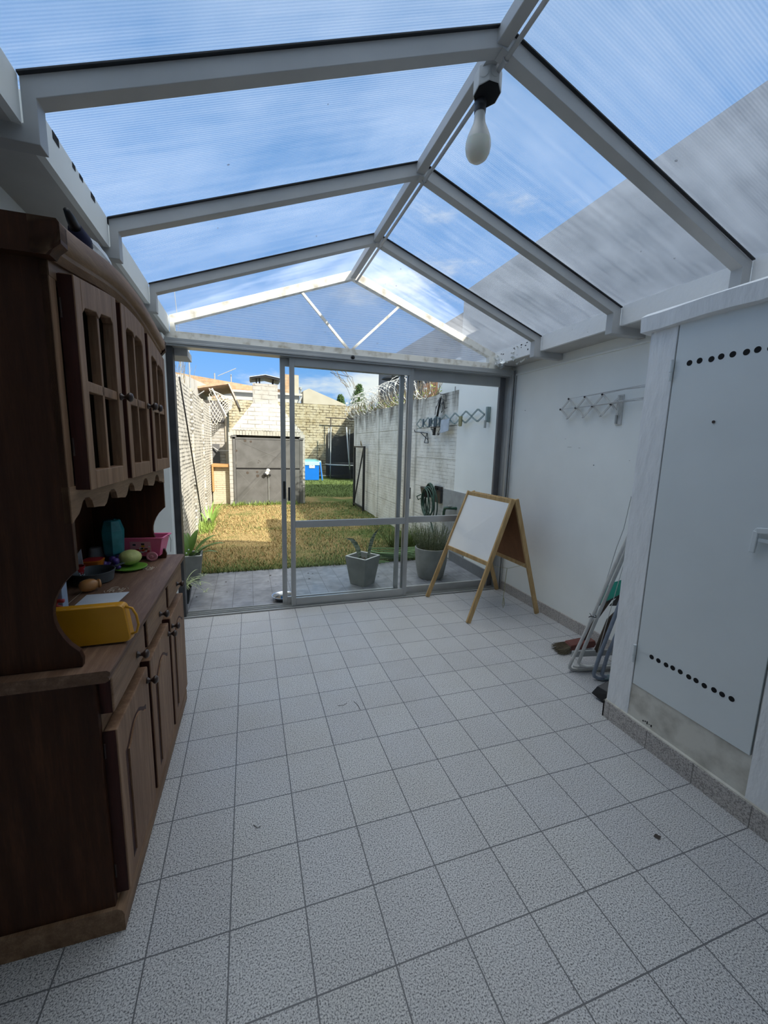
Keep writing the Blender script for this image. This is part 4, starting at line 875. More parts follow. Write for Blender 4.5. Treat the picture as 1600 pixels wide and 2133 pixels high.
bm = tube(nb(), [(2.705, -1.665, .030), (2.735, -1.677, .036), (2.77, -1.689, .034), (2.81, -1.70, .030)], [.016, .019, .017, .018], 10)
for v in bm.verts: v.co += Vector([random.uniform(-.0035, .0035) for _ in range(3)])
part('foot_wrap', bm, M('teal grey tape', (.16, .24, .27), .6, var=.2, scale=30), A_)
A_ = thing('broom', 'broom with a brown head and straw bristles lying at the foot of the clothes airer', 'broom', (2.85, -1.25, 0))
hx = Matrix.Translation((2.885, -1.245, .062)) @ Matrix.Rotation(R(-8), 4, 'Z') @ Matrix.Rotation(R(-7), 4, 'Y'); CUR[0] = hx
part('head', prism(nb(), [(-.115, -.022), (-.11, -.030), (.10, -.034), (.12, -.01), (.11, .026), (-.10, .024), (-.115, .012)], 'y', -.045, .045), mRedBrown, A_, bevel=.008)
bm = nb()
for i in range(420):
    y = random.uniform(-.042, .042); z = random.uniform(-.024, .016); L_ = random.uniform(.085, .125); sp = (y*.45 + random.uniform(-.012, .012), z*1.0 - .020 + random.uniform(-.01, .01))
    tube(bm, [(-.10, y, z), (-.10 - L_, y + sp[0], z + sp[1])], [.0016, .0009], 3, caps=False)
tag(part('bristles', bm, mBristle, A_), kind=None)
CUR[0] = Matrix.Identity(4)
part('handle', tube(nb(), [(2.93, -1.245, .085), (2.88, -1.385, .34), (2.80, -1.605, .66), (2.71, -1.945, 1.05)], .0135, 12), mHandle, A_, smooth=True)
A_ = thing('dustpan', 'green plastic dustpan with a black edge wedged above the brown broom handle', 'dustpan', (2.71, -1.70, .6))
dv = [(-1.534, .511), (-1.55, .582), (-1.595, .680), (-1.663, .738), (-1.716, .772), (-1.90, .84), (-1.94, .74), (-1.728, .679), (-1.677, .633), (-1.624, .588), (-1.568, .545)]
part('scoop', prism(nb(), dv, 'x', 2.700, 2.712), mGreen, A_, bevel=.002)
part('edge', tube(nb(), [(2.705, -1.528, .505), (2.705, -1.568, .543), (2.705, -1.624, .586), (2.705, -1.677, .631), (2.705, -1.728, .677), (2.705, -1.945, .74)], .006, 8), mBlack, A_)
part('grip', prism(nb(), [(-1.625, .550), (-1.68, .572), (-1.74, .61), (-1.94, .67), (-1.94, .745), (-1.728, .675), (-1.677, .629)], 'x', 2.715, 2.735), mBlack, A_, bevel=.004)
A_ = thing('squeegee', 'brown handled squeegee leaning between the two folded tube frames', 'squeegee', (2.85, -1.7, 0))
part('handle', tube(nb(), [(2.86, -1.44, .100), (2.82, -1.55, .40), (2.76, -1.945, .92)], [.020, .017, .013], 12), mHandle, A_, smooth=True)
part('blade', bar(nb(), (2.655, -1.405, .085), (3.04, -1.475, .085), .018, .050), mPanelG, A_, bevel=.006)
A_ = thing('black_scoop', 'black plastic scoop standing on the floor at the cupboard corner', 'scoop', (2.53, -1.87, 0))
part('scoop_body', hexa(nb(), [(2.470, -1.785, .03), (2.50, -1.87, 0), (2.66, -1.93, 0), (2.64, -1.84, 0), (2.500, -1.80, .085), (2.51, -1.90, .085), (2.70, -1.945, .20), (2.69, -1.86, .20)]), mBlack, A_, bevel=.006)
part('rivet', lathe(nb(), [(.004, 0), (.003, .002)], (2.4915, -1.835, .045), 10, (-.94, -.33, 0)), mGalv, A_)

# ================================================================== WALL CLOTHES RACK INDOORS
def scissor(bm, y0, z0, n, w, h_, x, t_=.006, bw=.012, dz=0):
    # zig-zag pairs along -y from y0
    for k in range(n):
        ya, yb = y0 - k*w, y0 - (k+1)*w; zc = z0 + dz*k; zd = z0 + dz*(k+1)
        bar(bm, (x, ya, zc), (x, ya - w/2, zc + h_), t_, bw, (1, 0, 0)); bar(bm, (x, ya - w/2, zc + h_), (x, yb, zd), t_, bw, (1, 0, 0))
        bar(bm, (x - .008, ya, zc), (x - .008, ya - w/2, zc - h_), t_, bw, (1, 0, 0)); bar(bm, (x - .008, ya - w/2, zc - h_), (x - .008, yb, zd), t_, bw, (1, 0, 0))
RK = thing('wall_clothes_rack', 'white concertina clothes rack fixed to the smooth wall beside the utility cupboard', 'clothes rack', (3.10, -.88, 1.9))
bm = nb()
yy0, zz0, w_, hh = -.555, 1.985, .185, .085
piv = []
for k in range(3):
    ya, ym, yb = yy0 - k*w_, yy0 - (k + .5)*w_, yy0 - (k+1)*w_
    for za, zb in ((0, hh), (0, -hh)):
        bar(bm, (3.085, ya, zz0), (3.085, ym, zz0 + zb), .016, .006, (1, 0, 0)); bar(bm, (3.078, ym, zz0 + zb), (3.078, yb, zz0), .016, .006, (1, 0, 0))
    piv += [(ya, zz0), (ym, zz0 + hh), (ym, zz0 - hh)]
ye_ = yy0 - 3*w_; bar(bm, (3.085, ye_, zz0), (3.085, ye_ - .075, zz0 + .055), .016, .006, (1, 0, 0)); bar(bm, (3.085, ye_, zz0), (3.085, ye_ - .075, zz0 - .085), .016, .006, (1, 0, 0)); piv.append((ye_, zz0))
part('scissor_arms', bm, mWhiteTube, RK)
for y, z in piv:
    low = z < zz0 - .01
    part('pivot', lathe(nb(), [(.008, 0), (.009, .006), (.005, .009)], (3.074, y, z), 12, (-1, 0, 0)), mWhiteTube if low else mBlack, RK, smooth='auto')
bm = box(nb(), 3.108, 3.12, -1.19, -1.135, 1.825, 2.055); box(bm, 3.07, 3.11, -1.185, -1.178, 1.90, 2.045); part('wall_plate', bm, mWhiteTube, RK, bevel=.002)
part('plate_bolt', lathe(nb(), [(.007, 0), (.006, .006)], (3.107, -1.160, 2.03), 10, (-1, 0, 0)), mBlack, RK)
part('slot_tube', tube(nb(), [(3.10, -1.15, 1.90), (3.10, -1.15, 1.835)], .009, 10), mGalv, RK)
for i, (y, z) in enumerate([(-.64, 2.07), (-.83, 2.07), (-1.015, 2.07), (-.555, 1.985), (-.74, 1.985), (-.925, 1.985), (-1.11, 1.985)]):
    part('line', tube(nb(), [(3.072, y, z), (3.06, (y - 1.45)/2, z + (.012 if i < 3 else .004)), (3.02, -1.50, z + .02 - .01*(i % 3)), (2.98, -1.968, z + .05 - .02*(i % 4))], .0024, 5), mCord, RK)
bm = nb()
for y, z, ln in ((-.66, 1.645, .05), (-.78, 1.64, .02), (-.60, 1.72, .012), (-1.30, 1.55, .01)): box(bm, 3.1185, 3.1202, y - ln/2, y + ln/2, z, z + .003)
one('trim_scuffs', bm, mPanelG, 'thin grey scuff marks on the smooth right wall', 'scuffs', kind='structure')
bm = nb(); ball(bm, (3.118, .02, 2.02), .004, 1); ball(bm, (3.118, -.96, 1.50), .004, 1); one('trim_nail_holes', bm, mDark, 'small nail holes in the right wall', 'nail holes', kind='structure')
# twigs and leaf bits on the floor
def twig(pts, lab): one('twig', tube(nb(), pts, .0012, 4), mTwig, lab, 'twig', 'plant bits on the floor tiles')
twig([(.948, -1.405, .003), (.962, -1.45, .003), (.965, -1.50, .003)], 'curved thin twig on the floor tiles in the middle of the room')
twig([(.84, -1.42, .003), (.88, -1.425, .003), (.90, -1.41, .003)], 'short wavy twig on the floor, left of the curved twig')
twig([(.33, -2.12, .003), (.345, -2.14, .003), (.36, -2.135, .003)], 'forked twig lying on a floor joint near the dresser')
bm = nb(); bm.faces.new([bm.verts.new(p) for p in ((1.945, -2.66, .003), (1.962, -2.655, .006), (1.975, -2.672, .004), (1.955, -2.68, .003))]); one('dead_leaf', bm, mTwig, 'small crumpled dark leaf on the floor near the cupboard', 'leaf')

# ================================================================== GARDEN
# ---- barbecue
GB = thing('barbecue', 'white painted brick barbecue with a tall chimney and grey sheet steel doors', 'barbecue', (.88, 7.9, 0))
def hz(z0, xa0, xb0, ya0, z1, xa1, xb1, ya1, yb=8.5):
    return hexa(nb(), [(xa0, ya0, z0), (xb0, ya0, z0), (xb0, yb, z0), (xa0, yb, z0), (xa1, ya1, z1), (xb1, ya1, z1), (xb1, yb, z1), (xa1, yb, z1)])
part('left_pier', box(nb(), -.12, .0, 7.55, 8.5, 0, 1.86), mGrillBrick, GB); part('right_pier', box(nb(), 1.68, 1.80, 7.55, 8.5, 0, 1.86), mGrillBrick, GB)
bm = box(nb(), .0, 1.68, 8.3, 8.5, 0, 1.8); box(bm, .0, 1.68, 7.75, 8.3, .70, .80); part('firebox', bm, mSideBrick, GB)
part('lintel_course', box(nb(), -.08, 1.76, 7.56, 8.5, 1.80, 1.94), brick_mat('soldier course', 'y', (.47, .46, .42), (.40, .39, .35), (.17, .16, .14), .075, .16, .010, (.9, .9, .86)), GB)
part('hood', hz(1.94, -.04, 1.72, 7.60, 2.55, .43, 1.20, 7.80), mGrillBrick, GB)
part('shoulder', hz(2.55, .43, 1.20, 7.80, 2.66, .50, 1.13, 7.83, 8.4), mGrillBrick, GB)
part('chimney', box(nb(), .50, 1.13, 7.83, 8.4, 2.62, 3.14), mGrillBrick, GB)
bm = nb()
for x in (.60, .68, 1.02): 
    for y in (7.9, 8.3): tube(bm, [(x, y, 3.12), (x, y, 3.30)], .012, 6)
part('cap_rods', bm, mIron, GB)
bm = nb(); prism(bm, [(.44, 3.265), (.82, 3.345), (1.20, 3.285), (1.20, 3.235), (1.15, 3.235), (.82, 3.30), (.47, 3.235), (.44, 3.235)], 'y', 7.72, 8.5); part('chimney_cap', bm, mBlack, GB)
bm = nb(); prism(bm, [(.425, 3.275), (.82, 3.358), (1.21, 3.292), (1.21, 3.283), (.82, 3.347), (.425, 3.264)], 'y', 7.70, 8.5); part('cap_lid', bm, mPaper, GB)
bm = box(nb(), -.02, .04, 7.52, 7.56, 0, 1.78); box(bm, 1.66, 1.74, 7.52, 7.56, 0, 1.72); box(bm, -.02, 1.74, 7.52, 7.56, 1.70, 1.74); part('door_frame', bm, mIronGate, GB)
bm = box(nb(), -.05, .07, 7.51, 7.57, 1.74, 1.79); box(bm, 1.64, 1.76, 7.51, 7.57, 1.72, 1.77); part('corner_block', bm, mIronGate, GB)
fl = part('flap', box(nb(), .045, 1.655, 7.53, 7.545, .965, 1.695), mIronGate, GB, bevel=.003)
bm = nb(); bar(bm, (.06, 7.531, 1.68), (1.64, 7.531, .99), .010, .006); bar(bm, (.06, 7.531, .99), (1.64, 7.531, 1.68), .008, .006); part('pressed_cross', bm, mCrease, fl)
part('gap_strip', box(nb(), .045, 1.655, 7.535, 7.55, .925, .965), mDark, GB)
for x0, x1 in ((.045, .845), (.855, 1.655)):
    d = part('door', box(nb(), x0, x1, 7.53, 7.545, .02, .925), mIronGate, GB, bevel=.003)
    bm = nb(); bar(bm, (x0 + .02, 7.5315, .90), (x1 - .02, 7.5315, .05), .008, .006); bar(bm, (x0 + .02, 7.5315, .05), (x1 - .02, 7.5315, .90), .008, .006); part('pressed_cross', bm, mCrease, d)
for x, z, r_ in ((.32, .84, .035), (.56, .86, .03), (.57, .76, .04), (.61, 1.16, .012), (.64, 1.13, .010), (.59, 1.10, .012), (.28, 1.66, .035), (.42, 1.64, .03), (.06, 1.40, .03), (.86, .45, .02)):
    part('rust_spot', lathe(nb(), [(r_, 0), (r_*.9, .002)], (x, 7.5285, z), 12, (0, -1, 0)), mRust, GB)
part('latch_rod', tube(nb(), [(.845, 7.515, .90), (.842, 7.515, .10)], .012, 8), mGalv, GB)
bm = nb(); ball(bm, (.83, 7.49, .90), .055, 2, (1, .5, .9), .15); ball(bm, (.80, 7.48, .83), .05, 2, (1.2, .5, 1), .15); one('dish_rag', bm, mBag, 'crumpled pale and black rag hanging on the barbecue latch', 'rag')
bm = nb(); ball(bm, (.755, 7.47, .80), .05, 2, (1, .4, .9), .2); ball(bm, (.87, 7.47, .79), .035, 2, (.8, .4, 1.3), .2); one('dish_rag', bm, mBlack, 'black cloth hanging below the pale rag on the barbecue', 'rag')
# ---- side counter and little shed beyond the left wall
BC = thing('side_counter', 'low cream brick counter with an orange plank top beside the barbecue', 'counter', (-.36, 7.8, 0))
part('base', box(nb(), -.545, -.13, 7.72, 8.1, 0, .975), mSideBrick, BC); part('plank_top', box(nb(), -.545, -.13, 7.60, 8.12, .975, 1.045), mBarWood, BC, bevel=.004)
part('side_board', box(nb(), -.545, -.505, 7.60, 7.72, .35, .975), mBarWood, BC)
SH = thing('garden_shed', 'whitewashed lean-to behind the side counter with a clay tile roof and hanging netting', 'shed', (-.9, 9.3, 0))
part('shed_wall', box(nb(), -2.6, -.24, 9.0, 9.15, 0, 2.75), brick_mat('whitewashed rough brick', 'y', (.48, .47, .45), (.42, .415, .40), (.36, .34, .30), .26, .09, .02, (.82, .80, .76)), SH)
part('shed_side', box(nb(), -.26, -.20, 8.96, 10.4, 0, 2.72), mConcreteY, SH)
part('net_shade_panel', box(nb(), -.60, -.26, 8.97, 9.0, 2.15, 2.74), mDarkHouse, SH)  # dark sheet standing in for the shade behind the netting
w_ = part('window_opening', box(nb(), -.80, -.42, 8.985, 9.005, .52, 1.55), mDarkHouse, SH)
part('tile_roof', hexa(nb(), [(-2.6, 8.6, 2.62), (-.12, 8.6, 3.14), (-.12, 10.6, 3.14), (-2.6, 10.6, 2.62), (-2.6, 8.6, 2.70), (-.12, 8.6, 3.22), (-.12, 10.6, 3.22), (-2.6, 10.6, 2.70)]), mTileRoof, SH)
part('roof_slope', hexa(nb(), [(-.12, 8.6, 3.14), (.12, 8.6, 2.56), (.12, 10.6, 2.56), (-.12, 10.6, 3.14), (-.10, 8.6, 3.22), (.16, 8.6, 2.60), (.16, 10.6, 2.60), (-.10, 10.6, 3.22)]), mTileRoof, SH)
part('barge_board', bar(nb(), (-.11, 8.58, 3.18), (.15, 8.58, 2.56), .03, .09, (0, 1, 0)), mFascia, SH); part('barge_board', bar(nb(), (-.11, 8.58, 3.18), (-1.3, 8.58, 2.93), .03, .07, (0, 1, 0)), mTileRoof, SH)
bm = nb(); part('drain_pipe', tube(bm, [(-.60, 8.95, 1.46), (-.45, 8.9, 1.36), (-.18, 8.8, 1.36), (-.12, 8.6, 1.42), (-.12, 8.55, 1.68), (.0, 8.52, 1.72)], .02, 8), mFrame, SH, smooth=True)
NT = thing('netting', 'pale knotted garden netting draped from the lean-to roof', 'netting', (-.35, 8.4, 1.9))
def sag(u, v): return (-.60 + .62*u - .02*v, 8.46 - .10*math.sin(u*3.1), 3.00 - .30*u - v*(.95 - .70*u + .10*math.sin(u*5)))
bm = nb(); nu, nv = 14, 12
for i in range(nu):
    for j in range(nv):
        if (i + j) % 2: continue
        for di in (-1, 1):
            if 0 <= i + di <= nu and j + 1 <= nv: tube(bm, [sag(i/nu, j/nv), sag((i + di)/nu, (j+1)/nv)], .009, 3, caps=False)
part('mesh_cords', bm, mNetW, NT)
part('pole', tube(nb(), [(-.52, 8.36, 3.0), (-.18, 8.30, 2.28)], .022, 8), mFrame, NT)
part('edge_rope', tube(nb(), [sag(i/12, 0) for i in range(13)], .012, 6), mNetW, NT)
# ---- wires on the left wall
one('cable', tube(nb(), [(-.530, 2.75, 2.48), (-.530, 3.4, 1.75), (-.530, 4.1, .95), (-.530, 4.6, .35), (-.530, 4.75, .04)], .011, 6), mBlack, 'dark cable hanging diagonally down the left garden wall', 'cable', smooth=True)
one('cable', tube(nb(), [(-.60, 3.4, 2.51), (-.58, 3.42, 2.9), (-.60, 3.38, 3.4), (-.62, 3.3, 3.9)], .006, 5), mPanelG, 'thin overhead cable rising from the left garden wall', 'cable')
one('antenna', (lambda b_: (tube(b_, [(-.70, 5.4, 2.45), (-.70, 5.4, 3.45), (-.62, 5.4, 3.62)], .012, 6), tube(b_, [(-.70, 5.4, 2.42), (-.45, 5.4, 2.60)], .010, 6), b_)[-1])(nb()), mPanelG, 'thin metal mast standing behind the left garden wall', 'mast')
bm = nb()
for i in range(26):
    x = -.66 + random.uniform(-.08, .08); y = 2.9 + random.uniform(0, 2.2); p = [(x, y, 2.46)]
    for k in range(4): p.append((p[-1][0] + random.uniform(-.04, .04), p[-1][1] + random.uniform(-.07, .07), p[-1][2] + random.uniform(.08, .17)))
    tube(bm, p, .0022, 3, caps=False)
tag(one('dry_stems', bm, mVine, 'thin dry stems growing above the left garden wall', 'stems'), kind='stuff')
# white house wall rising behind the left garden wall
one('neighbour_wall', hexa(nb(), [(-1.3, 6.6, 0), (-.95, 6.6, 0), (-.80, 11.5, 0), (-1.2, 11.5, 0), (-1.3, 6.6, 3.05), (-.95, 6.6, 3.05), (-.80, 11.5, 3.42), (-1.2, 11.5, 3.42)]), mRender, 'white rendered wall rising behind the left garden wall', 'wall')
# ---- right wall things
RG = thing('wall_clothes_rack', 'teal grey concertina clothes rack hung with pegs on the outdoor wall', 'clothes rack', (3.08, 1.7, 2.0))
bm = nb(); y = .72; z = 2.02; w_ = .30; hh = .072
for k in range(7):
    if k == 3: pass
    ya, ym, yb = y + k*w_, y + (k + .5)*w_, y + (k + 1)*w_; zc = z - .004*k
    for s_ in (1, -1):
        bar(bm, (3.065, ya, zc), (3.065, ym, zc + s_*hh), .022, .008, (1, 0, 0)); bar(bm, (3.055, ym, zc + s_*hh), (3.055, yb, zc - .004), .022, .008, (1, 0, 0))
part('scissor_arms', bm, mTealRack, RG)
part('wall_plate', box(nb(), 3.07, 3.12, .675, .71, 1.93, 2.11), mTealRack, RG, bevel=.003)
part('slot_tube', tube(nb(), [(3.06, .69, 1.95), (3.06, .69, 1.86)], .016, 10), mGalv, RG)
def peg(y, z, mat, lab):
    bm = nb(); bar(bm, (3.045, y, z), (3.045, y + .01, z - .13), .016, .010, (1, 0, 0)); bar(bm, (3.030, y, z), (3.030, y + .004, z - .125), .016, .010, (1, 0, 0)); one('clothes_peg', bm, mat, lab, 'clothes peg', 'pegs on the outdoor clothes rack')
for i, y in enumerate((1.24, 1.262, 1.285)): peg(y, 2.03, mPeg, ['nearest olive clothes peg in the cluster on the outdoor rack', 'middle olive clothes peg in the cluster on the outdoor rack', 'farthest olive clothes peg in the cluster on the outdoor rack'][i])
for i, y in enumerate((1.90, 2.02, 2.07, 2.20, 2.26, 2.50)): peg(y, 2.05 + .01*(i % 2), mPegB, 'blue grey clothes peg on the outdoor rack, ' + ['nearest of six', 'second nearest of six', 'third nearest of six', 'fourth nearest of six', 'fifth nearest of six', 'farthest of six'][i])
bm = hexa(nb(), [(3.03, 1.60, 1.85), (3.04, 1.60, 1.85), (3.04, 1.86, 1.82), (3.03, 1.86, 1.82), (3.03, 1.58, 2.02), (3.04, 1.58, 2.02), (3.04, 1.84, 2.01), (3.03, 1.84, 2.01)]); one('wash_cloth', bm, mCloth, 'pale bluish cloth hanging on the outdoor clothes rack', 'cloth')
PH = thing('peg_hanger', 'black wire peg hanger hooked high on the outdoor wall', 'peg hanger', (3.05, 2.0, 2.1))
part('bar', bar(nb(), (3.07, 1.97, 2.34), (3.07, 2.07, 2.05), .02, .028, (1, 0, 0)), mIron, PH); part('bar', bar(nb(), (3.07, 2.10, 2.04), (3.07, 2.15, 1.80), .024, .040, (1, 0, 0)), mIron, PH); part('cross_bar', bar(nb(), (3.06, 1.84, 1.915), (3.06, 2.25, 1.92), .014, .018, (1, 0, 0)), mIron, PH)
bm = nb()
for pts in ([(2.00, 2.40), (1.78, 2.36), (1.76, 2.27), (1.96, 2.34)], [(2.05, 2.40), (2.0, 2.42)], [(1.86, 2.28), (1.80, 2.17), (1.72, 2.18)], [(2.02, 2.28), (2.10, 2.18), (2.12, 2.10)], [(1.92, 2.26), (1.86, 2.15), (1.90, 2.12), (1.95, 2.24)], [(2.22, 1.91), (2.16, 1.82), (2.12, 1.81), (2.19, 1.90)], [(1.87, 1.90), (1.95, 1.80), (1.99, 1.82), (1.90, 1.91)]): tube(bm, [(3.06, y, z) for y, z in pts], .005, 5)
for y, z in ((1.93, 2.34), (2.02, 2.30), (1.85, 2.26), (2.09, 2.21), (1.90, 2.25), (1.86, 1.905), (2.23, 1.90), (1.98, 1.81)): tube(bm, [(3.06, y + .016*math.cos(q), z + .016*math.sin(q)) for q in [2*math.pi*j/10 for j in range(10)]], .004, 5, closed=True)
part('wire_loops', bm, mIron, PH)
TB = thing('wall_bracket', 'black triangular iron bracket on the weathered outdoor wall', 'bracket', (3.08, 2.6, 1.75))
bm = nb()
for a_, b_ in (((2.98, 1.905), (2.96, 1.87)), ((2.96, 1.87), (2.43, 1.835)), ((2.43, 1.835), (2.38, 1.68)), ((2.38, 1.68), (2.53, 1.685)), ((2.53, 1.685), (2.45, 1.83)), ((2.70, 1.85), (2.42, 1.74))): tube(bm, [(3.085, *a_), (3.085, *b_)], .007, 6)
part('bracket_rods', bm, mIron, TB)
one('dark_mark', box(nb(), 3.112, 3.119, 1.60, 1.62, 2.38, 2.46), mPanelG, 'small dark streak mark on the tall outdoor wall', 'mark')
# hose reel and socket box
HR = thing('hose_holder', 'black wall bracket with a coiled dark green hose and a black box', 'hose holder', (3.03, 2.2, .8))
part('box', hexa(nb(), [(2.99, 2.16, .83), (3.10, 2.16, .83), (3.10, 2.34, .83), (2.99, 2.34, .83), (2.96, 2.15, .99), (3.10, 2.15, .99), (3.10, 2.35, .99), (2.96, 2.35, .99)]), mBlack, HR, bevel=.008)
bm = box(nb(), 3.08, 3.115, 1.84, 2.06, .78, .97); box(bm, 3.08, 3.115, 1.84, 1.91, .97, 1.03); box(bm, 3.08, 3.115, 1.99, 2.06, .97, 1.03); box(bm, 3.08, 3.115, 1.91, 1.99, 1.005, 1.03); part('holder_plate', bm, mBlack, HR)
bm = nb()
for k in range(9):
    r_ = .17 + .008*k; dx = .012*k; cy = 2.08 + .012*math.sin(k*2.2); tube(bm, [(2.95 + dx*.9 + .03*math.sin(q + k), cy + r_*.92*math.sin(q), .78 - (.19 + .012*k)*math.cos(q) ) for q in [2*math.pi*j/20 for j in range(20)]], .0095, 7, closed=True)
part('hose_coil', bm, mHose, HR, smooth=True)
part('hose_end', tube(nb(), [(2.96, 2.02, .72), (2.98, 1.97, .55), (3.04, 1.93, .30), (3.06, 1.90, .05)], .0095, 7), mHose, HR, smooth=True)
part('hose_end', tube(nb(), [(2.98, 2.34, .86), (2.94, 2.42, .82), (2.96, 2.40, .77), (2.98, 2.25, .82)], .0095, 7), mHose, HR, smooth=True)
one('cement_panel', box(nb(), 3.105, 3.122, 1.12, 1.79, .13, 1.01), mPanelG, 'grey cement patch behind the garden tap', 'panel')
TP = thing('garden_tap', 'garden tap with a dark green spout on the grey cement patch', 'tap', (3.07, 1.45, .74))
part('tap_body', tube(nb(), [(3.12, 1.36, .775), (3.04, 1.40, .775), (3.02, 1.46, .77), (3.02, 1.55, .755), (3.02, 1.58, .70), (3.02, 1.585, .62)], .020, 10), mHose, TP, smooth=True); part('tap_knob', lathe(nb(), [(.03, 0), (.03, .012)], (3.03, 1.42, .80), 12), mGalv, TP)
# iron gate leaf folded against the wall end
IG = thing('iron_gate', 'open black iron gate leaf standing beside the far end of the right garden wall', 'gate', (3.03, 6.4, 0))
for y in (6.0, 6.95): part('post', box(nb(), 3.0, 3.05, y - .025, y + .025, 0, 1.60), mIron, IG)
part('top_bar', box(nb(), 3.005, 3.045, 6.02, 6.93, 1.56, 1.60), mIron, IG); part('bottom_bar', box(nb(), 3.005, 3.045, 6.02, 6.93, .06, .10), mIron, IG); part('diagonal', bar(nb(), (3.02, 6.04, 1.56), (3.02, 6.90, .12), .02, .03, (1, 0, 0)), mIron, IG)
bm = nb(); tube(bm, [(3.02, 6.2, 1.60), (3.0, 6.25, 1.72), (3.05, 6.4, 1.62)], .01, 5); part('wire_tangle', bm, mVine, IG)
# razor wire
RW = thing('razor_wire', 'coils of shiny razor wire with dry vines on top of the right garden wall', 'razor wire', (3.2, 4.8, 2.42))
def coil(y0, y1, turns, r_, cx, cz, wr):
    bm = nb(); n = int(turns*22); pts = []
    for i in range(n + 1):
        q = 2*math.pi*turns*i/n; rr = r_*(1 + .08*math.sin(q*.37)); pts.append((cx + rr*math.cos(q), y0 + (y1 - y0)*i/n + .05*math.sin(q*.5), cz + rr*math.sin(q)))
    tube(bm, pts, wr, 4)
    for i in range(0, n, 2):
        p = Vector(pts[i]); d = (Vector(pts[i+1]) - p).normalized() if i < n else Vector((0, 1, 0)); bar(bm, tuple(p - d*.016), tuple(p + d*.018), .030, .010)
    return bm
part('wire_coil', coil(2.35, 7.6, 15, .25, 3.16, 2.66, .0045), mRazor, RW); part('wire_coil', coil(2.5, 7.9, 11, .28, 3.24, 2.68, .0045), mRazor, RW); part('wire_coil', coil(5.2, 7.8, 9, .20, 3.14, 2.52, .0045), mRazor, RW)
bm = nb()
for i in range(260):
    y = random.uniform(2.4, 7.4) ; p = [(3.2 + random.uniform(-.1, .12), y, 2.40)]; d = Vector((random.uniform(-.5, .3), random.uniform(-.8, .8), 1)).normalized()
    for k in range(5): d = (d + Vector([random.uniform(-.45, .45) for _ in range(3)])*.8).normalized(); p.append(tuple(Vector(p[-1]) + d*random.uniform(.05, .11)))
    tube(bm, p, [.005, .004, .004, .003, .002, .002], 3, caps=False)
tag(one('dry_vines', bm, mVine, 'dry brown vines tangled in the razor wire', 'vines'), kind='stuff')
def leaf_cloud(name, boxes, n, mat, lab, cat, size=(.03, .06), kind='stuff'):
    bm = nb()
    for _ in range(n):
        c_, r_ = random.choice(boxes); 
        while True:
            q = Vector([random.uniform(-1, 1) for _ in range(3)])
            if q.length < 1: break
        p = Vector(c_) + Vector([q[i]*r_[i] for i in range(3)]); a_ = Vector([random.gauss(0, 1) for _ in range(3)]).normalized(); b_ = a_.orthogonal().normalized(); s_ = random.uniform(*size)
        bm.faces.new([bm.verts.new(p + a_*s_), bm.verts.new(p + b_*s_*.45), bm.verts.new(p - a_*s_), bm.verts.new(p - b_*s_*.45)])
    return tag(one(name, bm, mat, lab, cat), kind=kind) if kind else one(name, bm, mat, lab, cat)
leaf_cloud('vine_leaves', [((3.2, 2.6 + .5*i, 2.50), (.12, .3, .12)) for i in range(10)], 420, mLeafY, 'small yellow green leaves scattered along the razor wire', 'leaves', (.015, .03))
# ---- rear garden: pool, trampoline
PL = thing('swimming_pool', 'rectangular blue above-ground pool with a pale band in the rear garden', 'pool', (2.9, 16, 0))
part('liner', tubwall(nb(), .01, .01, .01, .01, 0, .01, .001), mPool, PL) if False else None
bm = nb(); hexa(bm, [(1.0, 15.02, 0), (3.40, 15.02, 0), (3.72, 17.0, 0), (1.3, 17.0, 0), (1.0, 15.0, .80), (3.40, 15.0, .78), (3.72, 17.0, .78), (1.3, 17.0, .80)]); part('liner', bm, mPool, PL, bevel=.02)
bm = nb(); hexa(bm, [(.98, 14.98, .68), (3.42, 14.98, .68), (3.74, 17.02, .68), (1.28, 17.02, .68), (.98, 14.98, .83), (3.42, 14.98, .83), (3.74, 17.02, .83), (1.28, 17.02, .83)]); part('top_band', bm, mPoolBand, PL, bevel=.01)
part('cover', hexa(nb(), [(1.0, 15.0, .83), (3.38, 15.0, .83), (3.70, 17.0, .83), (1.3, 17.0, .83), (1.05, 15.1, .90), (3.2, 15.1, .90), (3.5, 16.9, .90), (1.35, 16.9, .90)]), mTealWater, PL)
part('label', box(nb(), 2.95, 3.20, 14.985, 14.995, .55, .72), mPaper, PL)
bm = nb(); ball(bm, (3.02, 14.984, .64), .025, 1, (1, .2, .6)); ball(bm, (3.10, 14.984, .66), .03, 1, (1, .2, .6)); part('label_print', bm, mTealRack, PL)
for x, y in ((3.44, 15.0), (3.50, 15.35), (3.60, 15.95), (3.72, 16.6), (3.78, 17.0)): part('leg', bar(nb(), (x + .10, y - .02, 0), (x, y, .82), .05, .05), mPoolBand if y > 15.3 else mPool, PL)
TR = thing('trampoline', 'round trampoline with black safety netting by the rear wall', 'trampoline', (5.0, 16.6, 0))
cx, cy, rr = 5.35, 16.6, 1.35
part('frame_ring', tube(nb(), [(cx + rr*math.cos(q), cy + rr*math.sin(q)*.9, .66) for q in [2*math.pi*j/36 for j in range(36)]], .035, 8, closed=True), mGalv, TR, smooth=True)
part('mat', lathe(nb(), [(1.25, .64), (1.25, .655)], (cx, cy, 0), 36), mBlack, TR)
for k in range(6):
    q = R(205 + 60*k); x, y = cx + rr*math.cos(q), cy + rr*math.sin(q)*.9
    part('pole', tube(nb(), [(x, y, .0), (x, y, .66), (x*.985 + cx*.015, y, 2.45)], .028, 8), mGalv, TR, smooth=True)
part('leg', tube(nb(), [(4.98, 15.4, 0), (4.86, 15.35, 1.0), (4.72, 15.32, 2.45)], .035, 8), mGalv, TR, smooth=True)
bm = nb(); prev = None
